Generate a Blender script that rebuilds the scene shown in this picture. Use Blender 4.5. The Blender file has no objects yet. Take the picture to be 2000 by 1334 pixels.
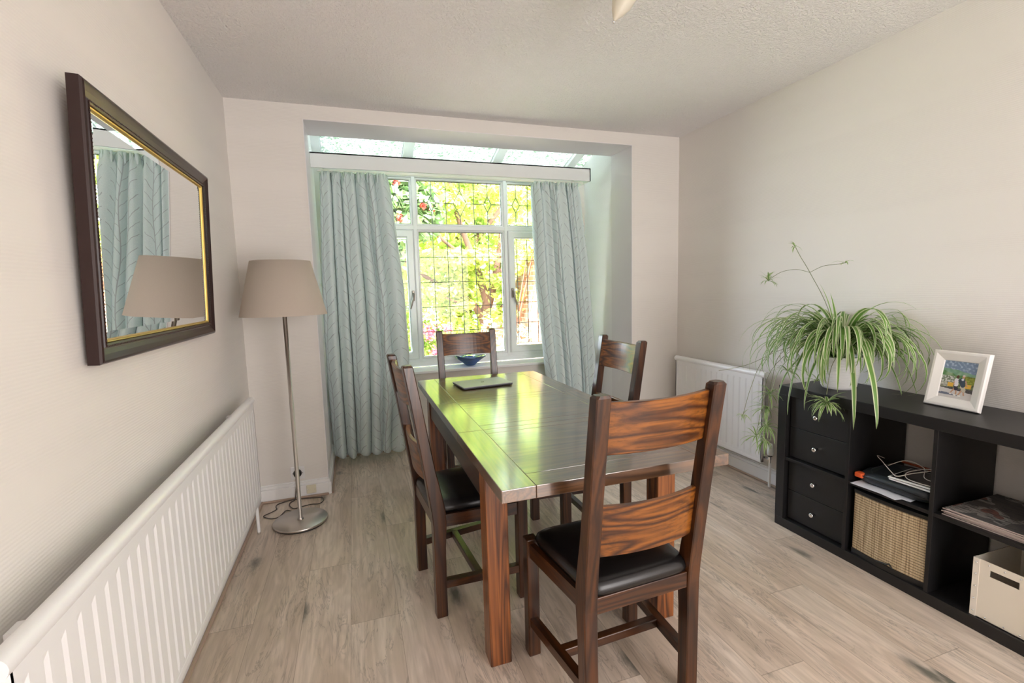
import bpy, bmesh, math, random
import numpy as np
from mathutils import Vector, Matrix
PI = math.pi
sc = bpy.context.scene
COL = sc.collection

# ------------------------------------------------------------------ camera
CP = Vector((.6608, -3.3679, 1.3468)); yw, pt, rl, FPX = -.32, -.1088, -.0274, 930.0
F = Vector((-math.sin(yw)*math.cos(pt), math.cos(yw)*math.cos(pt), math.sin(pt)))
R0 = Vector((math.cos(yw), math.sin(yw), 0)); U0 = R0.cross(F)
RR = R0*math.cos(rl) + U0*math.sin(rl); UU = -R0*math.sin(rl) + U0*math.cos(rl)
cam = bpy.data.cameras.new('camera'); camo = bpy.data.objects.new('camera', cam); COL.objects.link(camo)
cam.sensor_fit = 'HORIZONTAL'; cam.sensor_width = 36; cam.lens = FPX/2000*36; cam.clip_start = .02; cam.clip_end = 200
M4 = Matrix((RR, UU, -F)).transposed().to_4x4(); M4.translation = CP
camo.matrix_world = M4
sc.camera = camo

# ------------------------------------------------------------------ world, sun, area lights, exposure
SKY, SUN, REAR, BAYFILL = 10.0, 24.0, 44.0, 1000.0
sc.view_settings.view_transform = 'Standard'; sc.view_settings.look = 'None'
sc.view_settings.exposure = 1.12; sc.view_settings.gamma = 1.0; sc.view_settings.use_curve_mapping = False
w = bpy.data.worlds.new('sky'); sc.world = w; w.use_nodes = True
nt = w.node_tree; bg = nt.nodes['Background']
tc = nt.nodes.new('ShaderNodeTexCoord'); sep = nt.nodes.new('ShaderNodeSeparateXYZ'); rmp = nt.nodes.new('ShaderNodeValToRGB')
nt.links.new(tc.outputs['Generated'], sep.inputs[0]); nt.links.new(sep.outputs['Z'], rmp.inputs[0])
rmp.color_ramp.elements[0].position = 0.0; rmp.color_ramp.elements[0].color = (.86, .93, 1, 1)
rmp.color_ramp.elements[1].position = .9; rmp.color_ramp.elements[1].color = (.52, .70, 1, 1)
nt.links.new(rmp.outputs[0], bg.inputs[0]); bg.inputs[1].default_value = SKY

def light(name, kind, loc, direction, energy, color, **k):
    l = bpy.data.lights.new(name, kind); l.energy = energy; l.color = color
    for a, v in k.items(): setattr(l, a, v)
    o = bpy.data.objects.new(name, l); COL.objects.link(o); o.location = loc
    o.rotation_euler = Vector(direction).to_track_quat('-Z', 'Y').to_euler()
    return o
light('sun', 'SUN', (0, 0, 10), (.75, .35, -1.1), SUN, (1, .93, .8), angle=.02)
# unseen area light added at the camera's end, standing in for rear daylight
light('rear_fill_light', 'AREA', (2.25, -5.08, 1.15), (-.35, 1, 0.12), REAR, (1, .95, .935), shape='RECTANGLE', size=1.7, size_y=2.2)
light('bay_fill_light', 'AREA', (1.6, 1.5, 4.1), (0, -.38, -.92), BAYFILL, (.95, .89, 1), shape='RECTANGLE', size=4.0, size_y=1.8)  # unseen area light added above the garden to brighten the bay
for nm, loc, d, sx, sy in (('bay_window_portal', (1.62, 1.02, 1.55), (0, -1, 0), 2.3, 1.7), ('rooflight_portal', (1.62, .66, 2.60), (0, -.28, -1), 2.4, .8)):
    p = light(nm, 'AREA', loc, d, 1, (1, 1, 1), shape='RECTANGLE', size=sx, size_y=sy); p.data.cycles.is_portal = True
cy = sc.cycles
cy.use_denoising = True
cy.max_bounces = 10; cy.diffuse_bounces = 6; cy.glossy_bounces = 4; cy.transmission_bounces = 6; cy.transparent_max_bounces = 16
cy.sample_clamp_indirect = 30; cy.caustics_reflective = False; cy.caustics_refractive = False

# ------------------------------------------------------------------ object helpers
def link(name, me, parent=None, loc=None):
    o = bpy.data.objects.new(name, me); COL.objects.link(o)
    if parent is not None: o.parent = parent
    if loc is not None: o.location = loc
    return o
def tag(o, label=None, cat=None, group=None, kind=None):
    if label: o['label'] = label
    if cat: o['category'] = cat
    if group: o['group'] = group
    if kind: o['kind'] = kind
    return o
def thing(name, label, cat, loc=(0, 0, 0), rz=0, group=None):
    o = bpy.data.objects.new(name, None); COL.objects.link(o); o.location = loc; o.rotation_euler = (0, 0, rz); o.empty_display_size = .05
    return tag(o, label, cat, group)
def copy_tree(o, parent=None):
    c = o.copy(); COL.objects.link(c)
    if parent is not None: c.parent = parent
    for ch in list(o.children): copy_tree(ch, c)
    return c

class MB:
    """collects shapes into one mesh"""
    def __init__(s): s.v = []; s.f = []; s.m = []; s.sm = []; s.uv = []
    def add(s, vs, fs, mi=0, smooth=False, uvs=None):
        b = len(s.v); s.v += [tuple(v) for v in vs]
        for i, f in enumerate(fs):
            s.f.append([b+k for k in f]); s.m.append(mi); s.sm.append(smooth)
            s.uv.append(uvs[i] if uvs else None)
    def box(s, x0, x1, y0, y1, z0, z1, bev=0, mi=0, mat=None, seg=2):
        bm = bmesh.new(); bmesh.ops.create_cube(bm, size=1)
        for v in bm.verts:
            v.co = Vector(((x0+x1)/2+v.co.x*(x1-x0), (y0+y1)/2+v.co.y*(y1-y0), (z0+z1)/2+v.co.z*(z1-z0)))
        if bev: bmesh.ops.bevel(bm, geom=bm.edges[:]+bm.verts[:], offset=bev, segments=seg, profile=.5, affect='EDGES', clamp_overlap=True)
        if mat is not None: bmesh.ops.transform(bm, matrix=mat, verts=bm.verts[:])
        s.frombm(bm, mi, False)
    def frombm(s, bm, mi=0, smooth=False):
        bm.verts.ensure_lookup_table()
        for i, v in enumerate(bm.verts): v.index = i
        s.add([v.co for v in bm.verts], [[v.index for v in f.verts] for f in bm.faces], mi, smooth); bm.free()
    def loft(s, rings, mi=0, smooth=True, caps=True, closed=True):
        n = len(rings[0]); vs = [p for r in rings for p in r]; fs = []
        for i in range(len(rings)-1):
            for j in range(n if closed else n-1):
                k = (j+1) % n; fs.append([i*n+j, i*n+k, (i+1)*n+k, (i+1)*n+j])
        s.add(vs, fs, mi, smooth)
        if caps and closed:
            s.add(rings[0], [list(range(n))[::-1]], mi, False); s.add(rings[-1], [list(range(n))], mi, False)
    def tube(s, pts, r, n=8, mi=0, caps=True):
        pts = [Vector(p) for p in pts]; rs = r if isinstance(r, (list, tuple)) else [r]*len(pts)
        rings = []; up = None
        for i, p in enumerate(pts):
            t = (pts[min(i+1, len(pts)-1)]-pts[max(i-1, 0)]).normalized()
            if up is None: up = t.orthogonal().normalized()
            up = (up - t*up.dot(t)); up = up.normalized() if up.length > 1e-6 else t.orthogonal().normalized()
            b = t.cross(up)
            rings.append([p+(up*math.cos(2*PI*k/n)+b*math.sin(2*PI*k/n))*rs[i] for k in range(n)])
        s.loft(rings, mi, True, caps)
    def lathe(s, prof, c=(0, 0, 0), n=32, mi=0, axis='z', caps=False, smooth=True):
        rings = []
        for r, h in prof:
            ring = []
            for k in range(n):
                a = 2*PI*k/n; x, y = r*math.cos(a), r*math.sin(a)
                p = {'z': (x, y, h), 'y': (x, h, -y), 'x': (h, x, y)}[axis]
                ring.append(Vector(p)+Vector(c))
            rings.append(ring)
        s.loft(rings, mi, smooth, caps)
    def build(s, name, mats, parent=None, loc=None, fixn=True):
        me = bpy.data.meshes.new(name); me.from_pydata(s.v, [], s.f)
        for m in (mats if isinstance(mats, (list, tuple)) else [mats]): me.materials.append(m)
        me.polygons.foreach_set('material_index', s.m); me.polygons.foreach_set('use_smooth', s.sm)
        if any(u is not None for u in s.uv):
            ul = me.uv_layers.new(name='UVMap'); flat = []
            for f, u in zip(s.f, s.uv):
                for k in range(len(f)): flat += list(u[k]) if u else [0, 0]
            ul.data.foreach_set('uv', flat)
        me.update()
        if fixn:
            bm = bmesh.new(); bm.from_mesh(me); bmesh.ops.recalc_face_normals(bm, faces=bm.faces); bm.to_mesh(me); bm.free()
        return link(name, me, parent, loc)
def boxo(name, b, mat, parent=None, bev=0, kind=None, seg=2):
    m = MB(); m.box(*b, bev=bev, seg=seg); o = m.build(name, mat, parent)
    if kind: o['kind'] = kind
    return o

# ------------------------------------------------------------------ material helpers
class NT:
    def __init__(s, name, rough=.5, base=(.8, .8, .8), **k):
        s.mat = bpy.data.materials.new(name); s.mat.use_nodes = True; s.t = s.mat.node_tree
        s.b = s.t.nodes['Principled BSDF']; s.out = s.t.nodes['Material Output']
        s.b.inputs['Base Color'].default_value = (*base, 1); s.b.inputs['Roughness'].default_value = rough
        for a, v in k.items():
            s.b.inputs[a.replace('_', ' ')].default_value = v
    def n(s, t, **k):
        nd = s.t.nodes.new('ShaderNode'+t)
        for a, v in k.items(): setattr(nd, a, v)
        return nd
    def l(s, a, b): s.t.links.new(a, b)
    def coord(s, which='Object', scale=(1, 1, 1), loc=(0, 0, 0), rand=0):
        tc = s.n('TexCoord'); mp = s.n('Mapping'); mp.inputs['Scale'].default_value = scale; mp.inputs['Location'].default_value = loc
        src = tc.outputs[which]
        if rand:
            oi = s.n('ObjectInfo'); vm = s.n('VectorMath', operation='SCALE'); vm.inputs[0].default_value = (7.3, 11.7, 5.1); s.l(oi.outputs['Random'], vm.inputs['Scale'])
            va = s.n('VectorMath', operation='ADD'); s.l(src, va.inputs[0]); s.l(vm.outputs[0], va.inputs[1]); src = va.outputs[0]
        s.l(src, mp.inputs[0]); return mp.outputs[0]
    def noise(s, vec, scale=5, detail=3, rough=.5, dist=0):
        nd = s.n('TexNoise'); nd.inputs['Scale'].default_value = scale; nd.inputs['Detail'].default_value = detail
        nd.inputs['Roughness'].default_value = rough; nd.inputs['Distortion'].default_value = dist
        s.l(vec, nd.inputs['Vector']); return nd.outputs['Fac']
    def math(s, op, a, b=None, c=None, clamp=False):
        nd = s.n('Math', operation=op); nd.use_clamp = clamp
        for i, v in enumerate((a, b, c)):
            if v is None: continue
            if isinstance(v, (int, float)): nd.inputs[i].default_value = v
            else: s.l(v, nd.inputs[i])
        return nd.outputs[0]
    def ramp(s, fac, stops, interp='LINEAR'):
        nd = s.n('ValToRGB'); cr = nd.color_ramp; cr.interpolation = interp
        while len(cr.elements) < len(stops): cr.elements.new(.5)
        for e, (p, c) in zip(cr.elements, stops): e.position = p; e.color = (*c, 1) if len(c) == 3 else c
        s.l(fac, nd.inputs[0]); return nd.outputs[0]
    def mix(s, fac, a, b, blend='MIX'):
        nd = s.n('MixRGB', blend_type=blend)
        for i, v in enumerate((fac, a, b)):
            if isinstance(v, (int, float)): nd.inputs[i].default_value = v
            elif isinstance(v, tuple): nd.inputs[i].default_value = (*v, 1)
            else: s.l(v, nd.inputs[i])
        return nd.outputs[0]
    def base(s, c): s.l(c, s.b.inputs['Base Color'])
    def bump(s, h, strength=.3, dist=.002):
        nd = s.n('Bump'); nd.inputs['Strength'].default_value = strength; nd.inputs['Distance'].default_value = dist
        s.l(h, nd.inputs['Height']); s.l(nd.outputs[0], s.b.inputs['Normal'])
def simple(name, base, rough=.5, **k): return NT(name, rough, base, **k).mat
def L(r, g, b):
    f = lambda c: ((c/255+.055)/1.055)**2.4 if c > 10 else c/255/12.92
    return (f(r), f(g), f(b))

def wood(name, axis, dark, mid, light_, rough=.28, scale=1.0):
    s = NT(name, rough)
    st = {'x': (1.1, 15, 15), 'y': (15, 1.1, 15), 'z': (15, 15, 1.1)}[axis]
    v = s.coord('Object', tuple(q*scale for q in st), rand=1)
    big = s.noise(v, .55, 2, .45, .3)
    rings = s.math('SINE', s.math('MULTIPLY', big, 80))
    rings = s.math('MULTIPLY_ADD', rings, .5, .5)
    st2 = {'x': (3, 130, 130), 'y': (130, 3, 130), 'z': (130, 130, 3)}[axis]
    v2 = s.coord('Object', st2, rand=1)
    fine = s.noise(v2, 1, 3, .6)
    tone = s.noise(s.coord('Object', (3, 3, 3), rand=1), 1, 2)
    c1 = s.ramp(rings, [(0, tuple(.5*a_+.5*b_ for a_, b_ in zip(dark, mid))), (.13, mid), (.55, tuple(.5*a_+.5*b_ for a_, b_ in zip(light_, mid))), (1, light_)])
    c2 = s.mix(s.ramp(fine, [(.35, (1, 1, 1)), (.55, (0, 0, 0))]), c1, dark)
    c3 = s.mix(s.math('MULTIPLY', s.math('SUBTRACT', .62, tone), 1.6, clamp=True), c2, mid, 'MULTIPLY')
    s.base(s.mix(.55, c1, c2) if False else s.mix(.6, c1, c3))
    s.b.inputs['Coat Weight'].default_value = .22; s.b.inputs['Coat Roughness'].default_value = .18
    s.bump(s.math('ADD', s.math('MULTIPLY', rings, .5), fine), .10, .001)
    return s.mat
DK, MD, LT = (.012, .004, .002), (.042, .013, .004), (.085, .028, .007)
WX, WY, WZ = (wood('dark_wood_'+a, a, DK, MD, LT) for a in 'xyz')
TDK, TMD, TLT = (.03, .014, .006), (.11, .048, .018), (.17, .08, .032)
SLAT = wood('slat_wood', 'x', (.016, .005, .002), (.11, .033, .007), (.29, .098, .015))
LEGM = wood('table_leg_wood', 'z', (.03, .009, .004), (.17, .052, .014), (.33, .11, .028))
def tabletop_wood(name, axis):
    m = wood(name, axis, TDK, TMD, TLT, .30); b = m.node_tree.nodes['Principled BSDF']
    b.inputs['Coat Weight'].default_value = 1.0; b.inputs['Coat Roughness'].default_value = .13; b.inputs['Coat IOR'].default_value = 2.2
    b.inputs['Specular IOR Level'].default_value = .6
    return m
TX, TY = tabletop_wood('tabletop_wood_x', 'x'), tabletop_wood('tabletop_wood_y', 'y')

def wallpaper(name, col, axis='y'):
    s = NT(name, .75, col)
    v = s.coord('Object', (1, 1, 1))
    sp = s.n('SeparateXYZ'); s.l(v, sp.inputs[0])
    wob = s.noise(s.coord('Object', (1.2, 1.2, 6)), 1, 2)
    z = s.math('ADD', sp.outputs['Z'], s.math('MULTIPLY', wob, .02))
    lines = s.math('SINE', s.math('MULTIPLY', z, 2*PI/.0085))
    mask = s.ramp(s.noise(s.coord('Object', (.5, .5, 5.5)), 1, 1), [(.42, (0, 0, 0)), (.52, (1, 1, 1))])
    weave = s.noise(s.coord('Object', (320, 320, 320)), 1, 2)
    h = s.math('ADD', s.math('MULTIPLY', lines, s.math('MULTIPLY', mask, .5)), s.math('MULTIPLY', weave, .8))
    s.bump(h, .35, .0012)
    c = s.mix(s.math('MULTIPLY', s.math('MULTIPLY_ADD', lines, .5, .5), s.math('MULTIPLY', mask, .10)), col, tuple(q*.8 for q in col))
    s.base(s.mix(s.math('MULTIPLY', weave, .10), c, tuple(q*.85 for q in col)))
    return s.mat
WALL = wallpaper('cream_wallpaper', (.78, .75, .715))
REVEAL = wallpaper('white_reveal_wallpaper', (.88, .87, .88))
def ceiling_mat():
    s = NT('textured_ceiling_paint', .8, (.84, .825, .82)); v = s.coord('Object')
    a = s.noise(v, 75, 3, .6); b = s.noise(v, 30, 2, .5, .6)
    s.bump(s.math('ADD', s.ramp(a, [(.45, (0, 0, 0)), (.62, (1, 1, 1))]), s.math('MULTIPLY', b, .7)), .8, .005); return s.mat
CEIL = ceiling_mat()
PAINT = simple('white_gloss_paint', (.86, .86, .86), .3)
UPVC = simple('white_upvc', (.85, .86, .88), .25)
PELMET = simple('pelmet_white_paint', (.80, .83, .83), .45)
RAD = simple('radiator_white_enamel', (.84, .84, .85), .28)
BLACK = NT('black_brown_laminate', .42, (.008, .0075, .008)).mat
LEATHER = simple('black_leather', (.006, .006, .007), .26)
def leather():
    s = NT('black_leather_grain', .27, (.007, .0065, .007)); s.bump(s.noise(s.coord('Object'), 260, 2), .15, .0006); return s.mat
LEATHER = leather()
STEEL = NT('brushed_nickel', .3, (.62, .58, .54), Metallic=1.0).mat
CHROME = NT('chrome', .12, (.85, .85, .87), Metallic=1.0).mat
LEAD = simple('lead_came', (.10, .11, .11), .5)
DARKP = simple('black_plastic', (.01, .01, .01), .35)
WHITEP = simple('white_plastic', (.8, .8, .8), .3)
CREAMP = simple('cream_plastic', (.72, .68, .52), .35)

def floor_mat():
    s = NT('oak_laminate', .38)
    tcn = s.coord('Object')
    sp = s.n('SeparateXYZ'); s.l(tcn, sp.inputs[0])
    pw, pl = .192, 1.28
    ix = s.math('FLOOR', s.math('DIVIDE', sp.outputs['X'], pw))
    off = s.math('FRACT', s.math('MULTIPLY', ix, .3719))
    yy = s.math('ADD', s.math('DIVIDE', sp.outputs['Y'], pl), off)
    iy = s.math('FLOOR', yy)
    cid = s.n('CombineXYZ'); s.l(ix, cid.inputs[0]); s.l(iy, cid.inputs[1])
    wn = s.n('TexWhiteNoise', noise_dimensions='3D'); s.l(cid.outputs[0], wn.inputs['Vector'])
    off3 = s.n('VectorMath', operation='SCALE'); s.l(wn.outputs['Color'], off3.inputs[0]); off3.inputs['Scale'].default_value = 40
    vv = s.n('VectorMath', operation='ADD'); s.l(tcn, vv.inputs[0]); s.l(off3.outputs[0], vv.inputs[1])
    def mp(sc_):
        m = s.n('Mapping'); m.inputs['Scale'].default_value = sc_; s.l(vv.outputs[0], m.inputs[0]); return m.outputs[0]
    big = s.noise(mp((7, 1.1, 1)), 1, 3, .55, .5)
    grain = s.noise(mp((60, 3.5, 1)), 1, 4, .6)
    cont = s.math('MULTIPLY_ADD', s.math('SINE', s.math('MULTIPLY', big, 60)), .5, .5)
    c = s.ramp(big, [(.25, (.54, .43, .34)), (.5, (.74, .62, .52)), (.75, (.85, .75, .66))])
    c = s.mix(s.math('MULTIPLY', s.ramp(grain, [(.3, (1, 1, 1)), (.6, (0, 0, 0))]), .40), c, (.37, .29, .22))
    c = s.mix(s.math('MULTIPLY', cont, .20), c, (.30, .24, .18))
    # knots
    vor = s.n('TexVoronoi'); vor.inputs['Scale'].default_value = 1; s.l(mp((5.0, 1.9, 1)), vor.inputs['Vector'])
    nzk = s.noise(mp((30, 12, 1)), 1, 3, .6)
    kd = s.math('ADD', vor.outputs['Distance'], s.math('MULTIPLY', s.math('SUBTRACT', nzk, .5), .20))
    kn = s.ramp(kd, [(.055, (1, 1, 1)), (.16, (0, 0, 0))])
    kh = s.ramp(kd, [(.05, (1, 1, 1)), (.24, (0, 0, 0))])
    c = s.mix(s.math('MULTIPLY', kh, .5), c, (.30, .26, .22))
    c = s.mix(s.math('MULTIPLY', kn, .8), c, (.09, .10, .085))
    # dark cracks
    ck = s.noise(mp((16, 2.6, 1)), 1, 4, .7, 1.2)
    cr = s.ramp(s.math('ABSOLUTE', s.math('SUBTRACT', ck, .5)), [(.0, (1, 1, 1)), (.03, (0, 0, 0))])
    msk = s.ramp(s.noise(mp((5, 1.6, 1)), 1.3, 2), [(.42, (0, 0, 0)), (.54, (1, 1, 1))])
    c = s.mix(s.math('MULTIPLY', s.math('MULTIPLY', cr, msk), .42), c, (.14, .12, .10))
    tone = s.math('MULTIPLY_ADD', wn.outputs['Value'], .14, .93)
    cm = s.n('VectorMath', operation='SCALE'); s.l(c, cm.inputs[0]); s.l(tone, cm.inputs['Scale'])
    fx = s.math('FRACT', s.math('DIVIDE', sp.outputs['X'], pw)); fy = s.math('FRACT', yy)
    ex = s.math('MINIMUM', fx, s.math('SUBTRACT', 1, fx)); ey = s.math('MINIMUM', fy, s.math('SUBTRACT', 1, fy))
    sx = s.math('LESS_THAN', ex, .006); sy = s.math('LESS_THAN', ey, .0011)
    seam = s.math('MAXIMUM', sx, sy)
    s.base(s.mix(s.math('MULTIPLY', seam, .5), cm.outputs[0], (.2, .15, .11)))
    s.bump(s.math('ADD', s.math('MULTIPLY', grain, .25), s.math('MULTIPLY', seam, -1)), .12, .001)
    return s.mat
FLOOR = floor_mat()
BEAD = simple('oak_scotia_trim', (.42, .31, .24), .45)

def glass_mat(name, tint=(1, 1, 1)):
    s = NT(name); s.t.nodes.remove(s.b)
    tr = s.n('BsdfTransparent'); tr.inputs[0].default_value = (*tint, 1); gl = s.n('BsdfGlossy'); gl.inputs['Roughness'].default_value = .01
    fr = s.n('Fresnel'); fr.inputs[0].default_value = 1.35; mx = s.n('MixShader')
    s.l(fr.outputs[0], mx.inputs[0]); s.l(tr.outputs[0], mx.inputs[1]); s.l(gl.outputs[0], mx.inputs[2]); s.l(mx.outputs[0], s.out.inputs[0]); return s.mat
GLASS = glass_mat('window_glass', (.98, .98, .99))
def roofglass():
    s = NT('patterned_roof_glass'); s.t.nodes.remove(s.b)
    v = s.coord('Object', (14, 22, 1)); nz = s.noise(v, 1.6, 4, .6, 2.6)
    f = s.ramp(nz, [(.4, (.75, .75, .75)), (.62, (.95, .95, .95))])
    tr = s.n('BsdfTransparent'); tr.inputs[0].default_value = (.04, .055, .042, 1); tl = s.n('BsdfTranslucent'); s.l(s.ramp(nz, [(.40, (.085, .115, .08)), (.62, (.28, .29, .29))]), tl.inputs[0])  # green and pale streaks put the blurred garden view into the glass colour
    mx = s.n('MixShader'); s.l(f, mx.inputs[0]); s.l(tr.outputs[0], mx.inputs[1]); s.l(tl.outputs[0], mx.inputs[2]); s.l(mx.outputs[0], s.out.inputs[0]); return s.mat
ROOFGLASS = roofglass()

def curtain_mat():
    s = NT('aqua_leaf_curtain_fabric', .7)
    tcn = s.n('TexCoord'); sp = s.n('SeparateXYZ'); s.l(tcn.outputs['UV'], sp.inputs[0]); U, V = sp.outputs['X'], sp.outputs['Y']
    P = .150
    col = s.math('FLOOR', s.math('DIVIDE', U, P))
    wv = s.math('MULTIPLY', s.math('SINE', s.math('ADD', s.math('MULTIPLY', V, 9), s.math('MULTIPLY', col, 2.1))), .06)
    u = s.math('ADD', s.math('SUBTRACT', s.math('FRACT', s.math('DIVIDE', U, P)), .5), wv)
    au = s.math('ABSOLUTE', u)
    stem = s.math('LESS_THAN', au, .018)
    side = s.math('MULTIPLY', s.math('GREATER_THAN', u, 0), .5)
    vv = s.math('ADD', s.math('ADD', s.math('DIVIDE', V, .088), side), s.math('MULTIPLY', col, .37))
    jn = s.noise(tcn.outputs['UV'], 9, 2)
    ph = s.math('FRACT', s.math('ADD', s.math('SUBTRACT', vv, s.math('MULTIPLY', s.math('POWER', au, .75), 1.7)), s.math('MULTIPLY', jn, .9)))
    tw = s.math('MULTIPLY', s.math('LESS_THAN', ph, .07), s.math('LESS_THAN', au, .40))
    dark = s.math('MAXIMUM', stem, tw)
    vo = s.n('TexVoronoi'); mp = s.n('Mapping'); mp.inputs['Scale'].default_value = (75, 38, 1); mp.inputs['Rotation'].default_value = (0, 0, .3); s.l(tcn.outputs['UV'], mp.inputs[0]); s.l(mp.outputs[0], vo.inputs['Vector'])
    leaf = s.math('MULTIPLY', s.math('LESS_THAN', vo.outputs['Distance'], .30), s.math('GREATER_THAN', au, .12))
    base = (.66, .77, .77); c = s.mix(s.math('MULTIPLY', leaf, .6), base, (.88, .92, .92))
    c = s.mix(s.math('MULTIPLY', dark, .75), c, (.36, .40, .42)); s.base(c)
    # cloth passes some light
    tl = s.n('BsdfTranslucent'); s.l(c, tl.inputs[0]); mx = s.n('MixShader'); mx.inputs[0].default_value = .10
    s.l(s.b.outputs[0], mx.inputs[1]); s.l(tl.outputs[0], mx.inputs[2]); s.l(mx.outputs[0], s.out.inputs[0])
    s.b.inputs['Sheen Weight'].default_value = .2
    return s.mat
CURTAIN = curtain_mat()

# ------------------------------------------------------------------ room shell
W, H, HO, XA, XB, YL = 3.2528, 2.534, 2.446, .432, 2.811, .311
YW, YR = .745, -5.0        # wall under the bay window, rear wall
T = .25
def struct(name, b, mat, bev=0): return boxo(name, b, mat, None, bev, 'structure')
struct('rear_sky_blocker', (-T, W+T, YR-T-.35, YR-T-.2, 0, H+.15), WALL)  # unseen wall added behind the rear opening to keep sky light out
struct('floor', (-T, W+T, YR-T-.35, 1.1, -.12, 0), FLOOR)
struct('ceiling', (-T, W+T, YR-T-.35, YL, H, H+.15), CEIL)
struct('wall_left', (-T, 0, YR-T-.35, YL, 0, H), WALL)
struct('wall_right', (W, W+T, YR-T-.35, YL, 0, H), WALL)
m = MB()
m.box(0, XA, 0, YL, 0, H); m.box(XB, W, 0, YL, 0, H); m.box(XA, XB, 0, YL, HO, H)
tag(m.build('wall_back', WALL), kind='structure')
m = MB()   # rear wall with a wide opening for the added area light
m.box(0, .12, YR-T, YR, 0, H); m.box(3.13, W, YR-T, YR, 0, H); m.box(.12, 3.13, YR-T, YR, 2.4, H)
tag(m.build('wall_front', WALL), kind='structure')
# bay lining
struct('wall_bay_left', (XA-.2, XA, YL, 1.15, 0, 2.75), REVEAL)
struct('wall_bay_right', (XB, XB+.2, YL, 1.15, 0, 2.75), REVEAL)
m = MB(); m.box(XA, XB, YW, 1.08, 0, .645); m.box(XA, .50, YW+.07, 1.08, .645, 2.40); m.box(2.74, XB, YW+.07, 1.08, .645, 2.40)
tag(m.build('wall_bay_back', WALL), kind='structure')
# thin white lining that edges the opening (plaster bead) and soffit
m = MB(); m.box(XA, XA+.004, -.004, YL+.001, 0, HO); m.box(XB-.004, XB, -.004, YL+.001, 0, HO); m.box(XA, XB, -.004, YL+.001, HO-.004, HO)
tag(m.build('trim_1', simple('white_matt_paint', (.80, .78, .80), .6)), kind='structure')
m = MB(); m.box(XA, XB, .93, 1.1, 2.375, 2.44)
tag(m.build('trim_2', UPVC), kind='structure')
m = MB(); m.box(-T, W+T, YL, YL+.06, 2.60, 2.9); tag(m.build('wall_outer_back', WALL), kind='structure')

def skirting(name, pts, inward):
    m = MB(); m2 = MB()
    for (a, b), n in zip(zip(pts[:-1], pts[1:]), inward):
        for (t, z0, z1) in ((.018, .0, .085), (.012, .085, .105), (.007, .105, .115)):
            x0, x1 = sorted((a[0], b[0])); y0, y1 = sorted((a[1], b[1]))
            bb = [x0, x1, y0, y1]
            if n[0] > 0: bb[1] = x0+t
            if n[0] < 0: bb[0] = x1-t
            if n[1] > 0: bb[3] = y0+t
            if n[1] < 0: bb[2] = y1-t
            m.box(*bb, z0, z1, bev=.002, seg=1)
        bb = [x0, x1, y0, y1]
        if n[0] > 0: bb[0], bb[1] = x0+.018, x0+.032
        if n[0] < 0: bb[0], bb[1] = x1-.032, x1-.018
        if n[1] > 0: bb[2], bb[3] = y0+.018, y0+.032
        if n[1] < 0: bb[2], bb[3] = y1-.032, y1-.018
        m2.box(*bb, 0, .014, bev=.004, seg=2)
    o = tag(m.build(name, PAINT), kind='structure'); m2.build('scotia_trim', BEAD, o)
skirting('baseboard_left', [(0, YR), (0, 0)], [(1, 0)])
skirting('baseboard_right', [(W, 0), (W, YR)], [(-1, 0)])
skirting('baseboard_back_left', [(.018, 0), (XA, 0)], [(0, -1)])
skirting('baseboard_back_right', [(XB, 0), (W-.018, 0)], [(0, -1)])
skirting('baseboard_bay_left', [(XA, -.018), (XA, YW)], [(1, 0)])
skirting('baseboard_bay_right', [(XB, YW), (XB, -.018)], [(-1, 0)])
skirting('baseboard_bay_back', [(XA+.018, YW), (XB-.018, YW)], [(0, -1)])

# ------------------------------------------------------------------ bay window
wr = bpy.data.objects.new('window_1', None); COL.objects.link(wr); wr['kind'] = 'structure'; wr['label'] = 'white leaded casement window in the bay with six lights'
YF, YG = .935, .985
m = MB()
def rail(x0, x1, z0, z1, y0=YF, y1=YG+.02, b=.006): m.box(x0, x1, y0, y1, z0, z1, bev=b)
XL, XR = .50, 2.74; ML, MR = 1.220, 2.056
def mitred(m, x0, x1, z0, z1, wd, y0, y1, c=.004):
    rings = []
    for ins, yy in ((0, y1), (0, y0+c), (c, y0), (wd-c, y0), (wd, y0+c*1.5), (wd, y1), (0, y1)):
        rings.append([(x0+ins, yy, z0+ins), (x1-ins, yy, z0+ins), (x1-ins, yy, z1-ins), (x0+ins, yy, z1-ins)])
    m.loft(rings, 0, False, False)
mitred(m, XL, XR, .673, 2.39, .052, YF, YG+.02, .008)
rail(ML-.016, ML+.016, .72, 2.345, YF+.001); rail(MR-.016, MR+.016, .72, 2.345, YF+.001)
rail(XL+.04, XR-.04, 1.890, 1.928, YF+.0025)
m.box(XL+.04, XR-.04, YF+.004, YG+.01, .72, .747)
m.build('window_frame', UPVC, wr)
m = MB()   # glazing beads round the fixed lights
def bead(x0, x1, z0, z1, wd=.018, y0=YF+.012): mitred(m, x0, x1, z0, z1, wd, y0, YG+.01, .006)
bead(ML+.014, MR-.014, .745, 1.893); bead(ML+.014, MR-.014, 1.926, 2.337)
bead(XL+.048, ML-.014, 1.926, 2.337); bead(MR+.014, XR-.048, 1.926, 2.337)
m.build('glazing_bead', UPVC, wr)
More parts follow.
